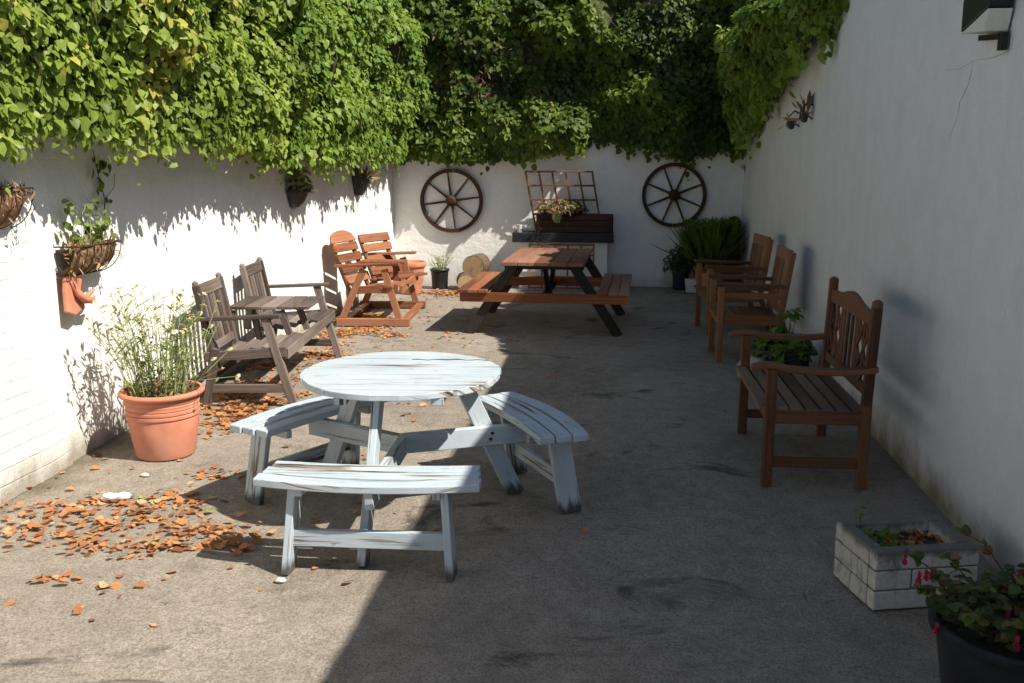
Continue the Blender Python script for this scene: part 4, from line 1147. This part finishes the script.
# ------------------------------------------------------------------ litter, leaves, pebbles
bm = bmesh.new(); bmesh.ops.create_icosphere(bm, subdivisions=4, radius=1)
for v in bm.verts:
    p = v.co.copy(); k = 1+.35*noise.noise(p*2.2)+.16*noise.noise(p*6)
    pinch = .55+.45*min(1, abs(p.x)*1.6)
    v.co = Vector((p.x*.068*k, p.y*.034*k*pinch, (p.z*.024*k*pinch)+.02))
me = bpy.data.meshes.new('crumpled_tissue'); bm.to_mesh(me); bm.free(); me.polygons.foreach_set('use_smooth', [True]*len(me.polygons)); me.materials.append(M['litter'])
o = bpy.data.objects.new('crumpled_tissue', me); COL.objects.link(o); o.location = (-2.58, 4.44, 0); o.rotation_euler = (0, 0, R(10)); tag(o, 'crumpled white tissue lying among the fallen leaves', 'litter')
def pebble(label, loc, r, mat):
    bm = bmesh.new(); bmesh.ops.create_icosphere(bm, subdivisions=3, radius=1)
    for v in bm.verts:
        k = 1+.25*noise.noise(v.co*1.7+Vector(loc)*3); v.co = Vector((v.co.x*r*1.3*k, v.co.y*r*k, v.co.z*r*.6*k+r*.35))
    me = bpy.data.meshes.new('pebble'); bm.to_mesh(me); bm.free(); me.polygons.foreach_set('use_smooth', [True]*len(me.polygons)); me.materials.append(mat)
    o = bpy.data.objects.new('pebble', me); COL.objects.link(o); o.location = loc; tag(o, label, 'pebble', 'pebbles on the yard floor')
pebble('pinkish pebble beside the left leg of the front blue bench', (-1.39, 3.60, 0), .018, M['pebble'])
pebble('pale pebble in front of the daisy pot', (-2.62, 4.82, 0), .018, M['pebble'])

def fallen():
    cl = [(-2.83, 4.0, .17), (-2.79, 4.27, .23), (-2.44, 3.87, .16), (-2.43, 4.11, .12), (-2.27, 4.2, .2), (-2.25, 4.48, .18), (-2.24, 4.88, .11), (-1.97, 4.1, .14), (-1.76, 4.06, .12), (-1.98, 3.92, .09), (-2.12, 3.9, .14), (-1.76, 3.95, .09), (-2.69, 4.43, .13), (-2.32, 3.51, .06), (-2.09, 3.46, .02)]
    dn = [(-2.6, 5.87, .2), (-2.75, 6.22, .18), (-2.5, 6.1, .16), (-2.3, 6.15, .15), (-2.65, 6.25, .14), (-2.54, 6.54, .18), (-2.89, 6.65, .19), (-2.37, 6.71, .11), (-2.86, 6.98, .16), (-2.65, 7.18, .14), (-2.5, 7.8, .2), (-2.95, 7.7, .2), (-2.7, 8.2, .2), (-2.88, 9.14, .22), (-2.73, 9.32, .22), (-2.56, 9.46, .2), (-2.28, 9.21, .15), (-2.63, 8.64, .14), (-2.8, 10.2, .3), (-2.35, 12.25, .22), (-2.01, 12.19, .22), (-2.63, 12.31, .15), (-2.15, 12.3, .2)]
    pts = []
    for x, y, r in cl:
        for _ in range(int(46*(r/.15)**1.3)+3): pts.append((x+random.gauss(0, r*.7), y+random.gauss(0, r*.42)))
    for x, y, r in dn:
        for _ in range(int(130*(r/.2)**2)): pts.append((x+random.gauss(0, r*.55), y+random.gauss(0, r*.55)))
    for _ in range(420): pts.append((random.uniform(-3.2, -1.3), random.uniform(3.1, 12.5)))
    for _ in range(24): pts.append((random.uniform(-1.6, -.1), random.uniform(4.2, 9)))
    for p in ((-1.0, 5.1), (-.72, 5.35), (-.55, 5.5), (-.86, 3.95), (-1.12, 3.6), (-.92, 5.4), (-1.25, 4.8)): pts.append(p)
    pts = [p for p in pts if p[0] > LX(p[1])+.05]
    n = len(pts); z = rng.random(n)*.008+.001
    P = np.column_stack([np.array(pts), z])
    rn = np.clip(rng.normal(.5, .24, n), 0, .96); rn[rng.random(n) < .025] = 1
    o = leaf_cloud('fallen_leaves', P, rng.normal(size=(n, 3))*np.array([.24, .24, 0])+np.array([0, 0, 1]), rng.normal(size=(n, 3))*np.array([1, 1, .1]), rng.choice([.018, .026, .034, .042, .050, .058], n)*rng.uniform(.85, 1.15, n), M['fallen'], None, CURL_V, rn)
    o['kind'] = 'stuff'; o['label'] = 'orange brown fallen leaves drifted along the left wall and under the seats'; o['category'] = 'leaves'
fallen()
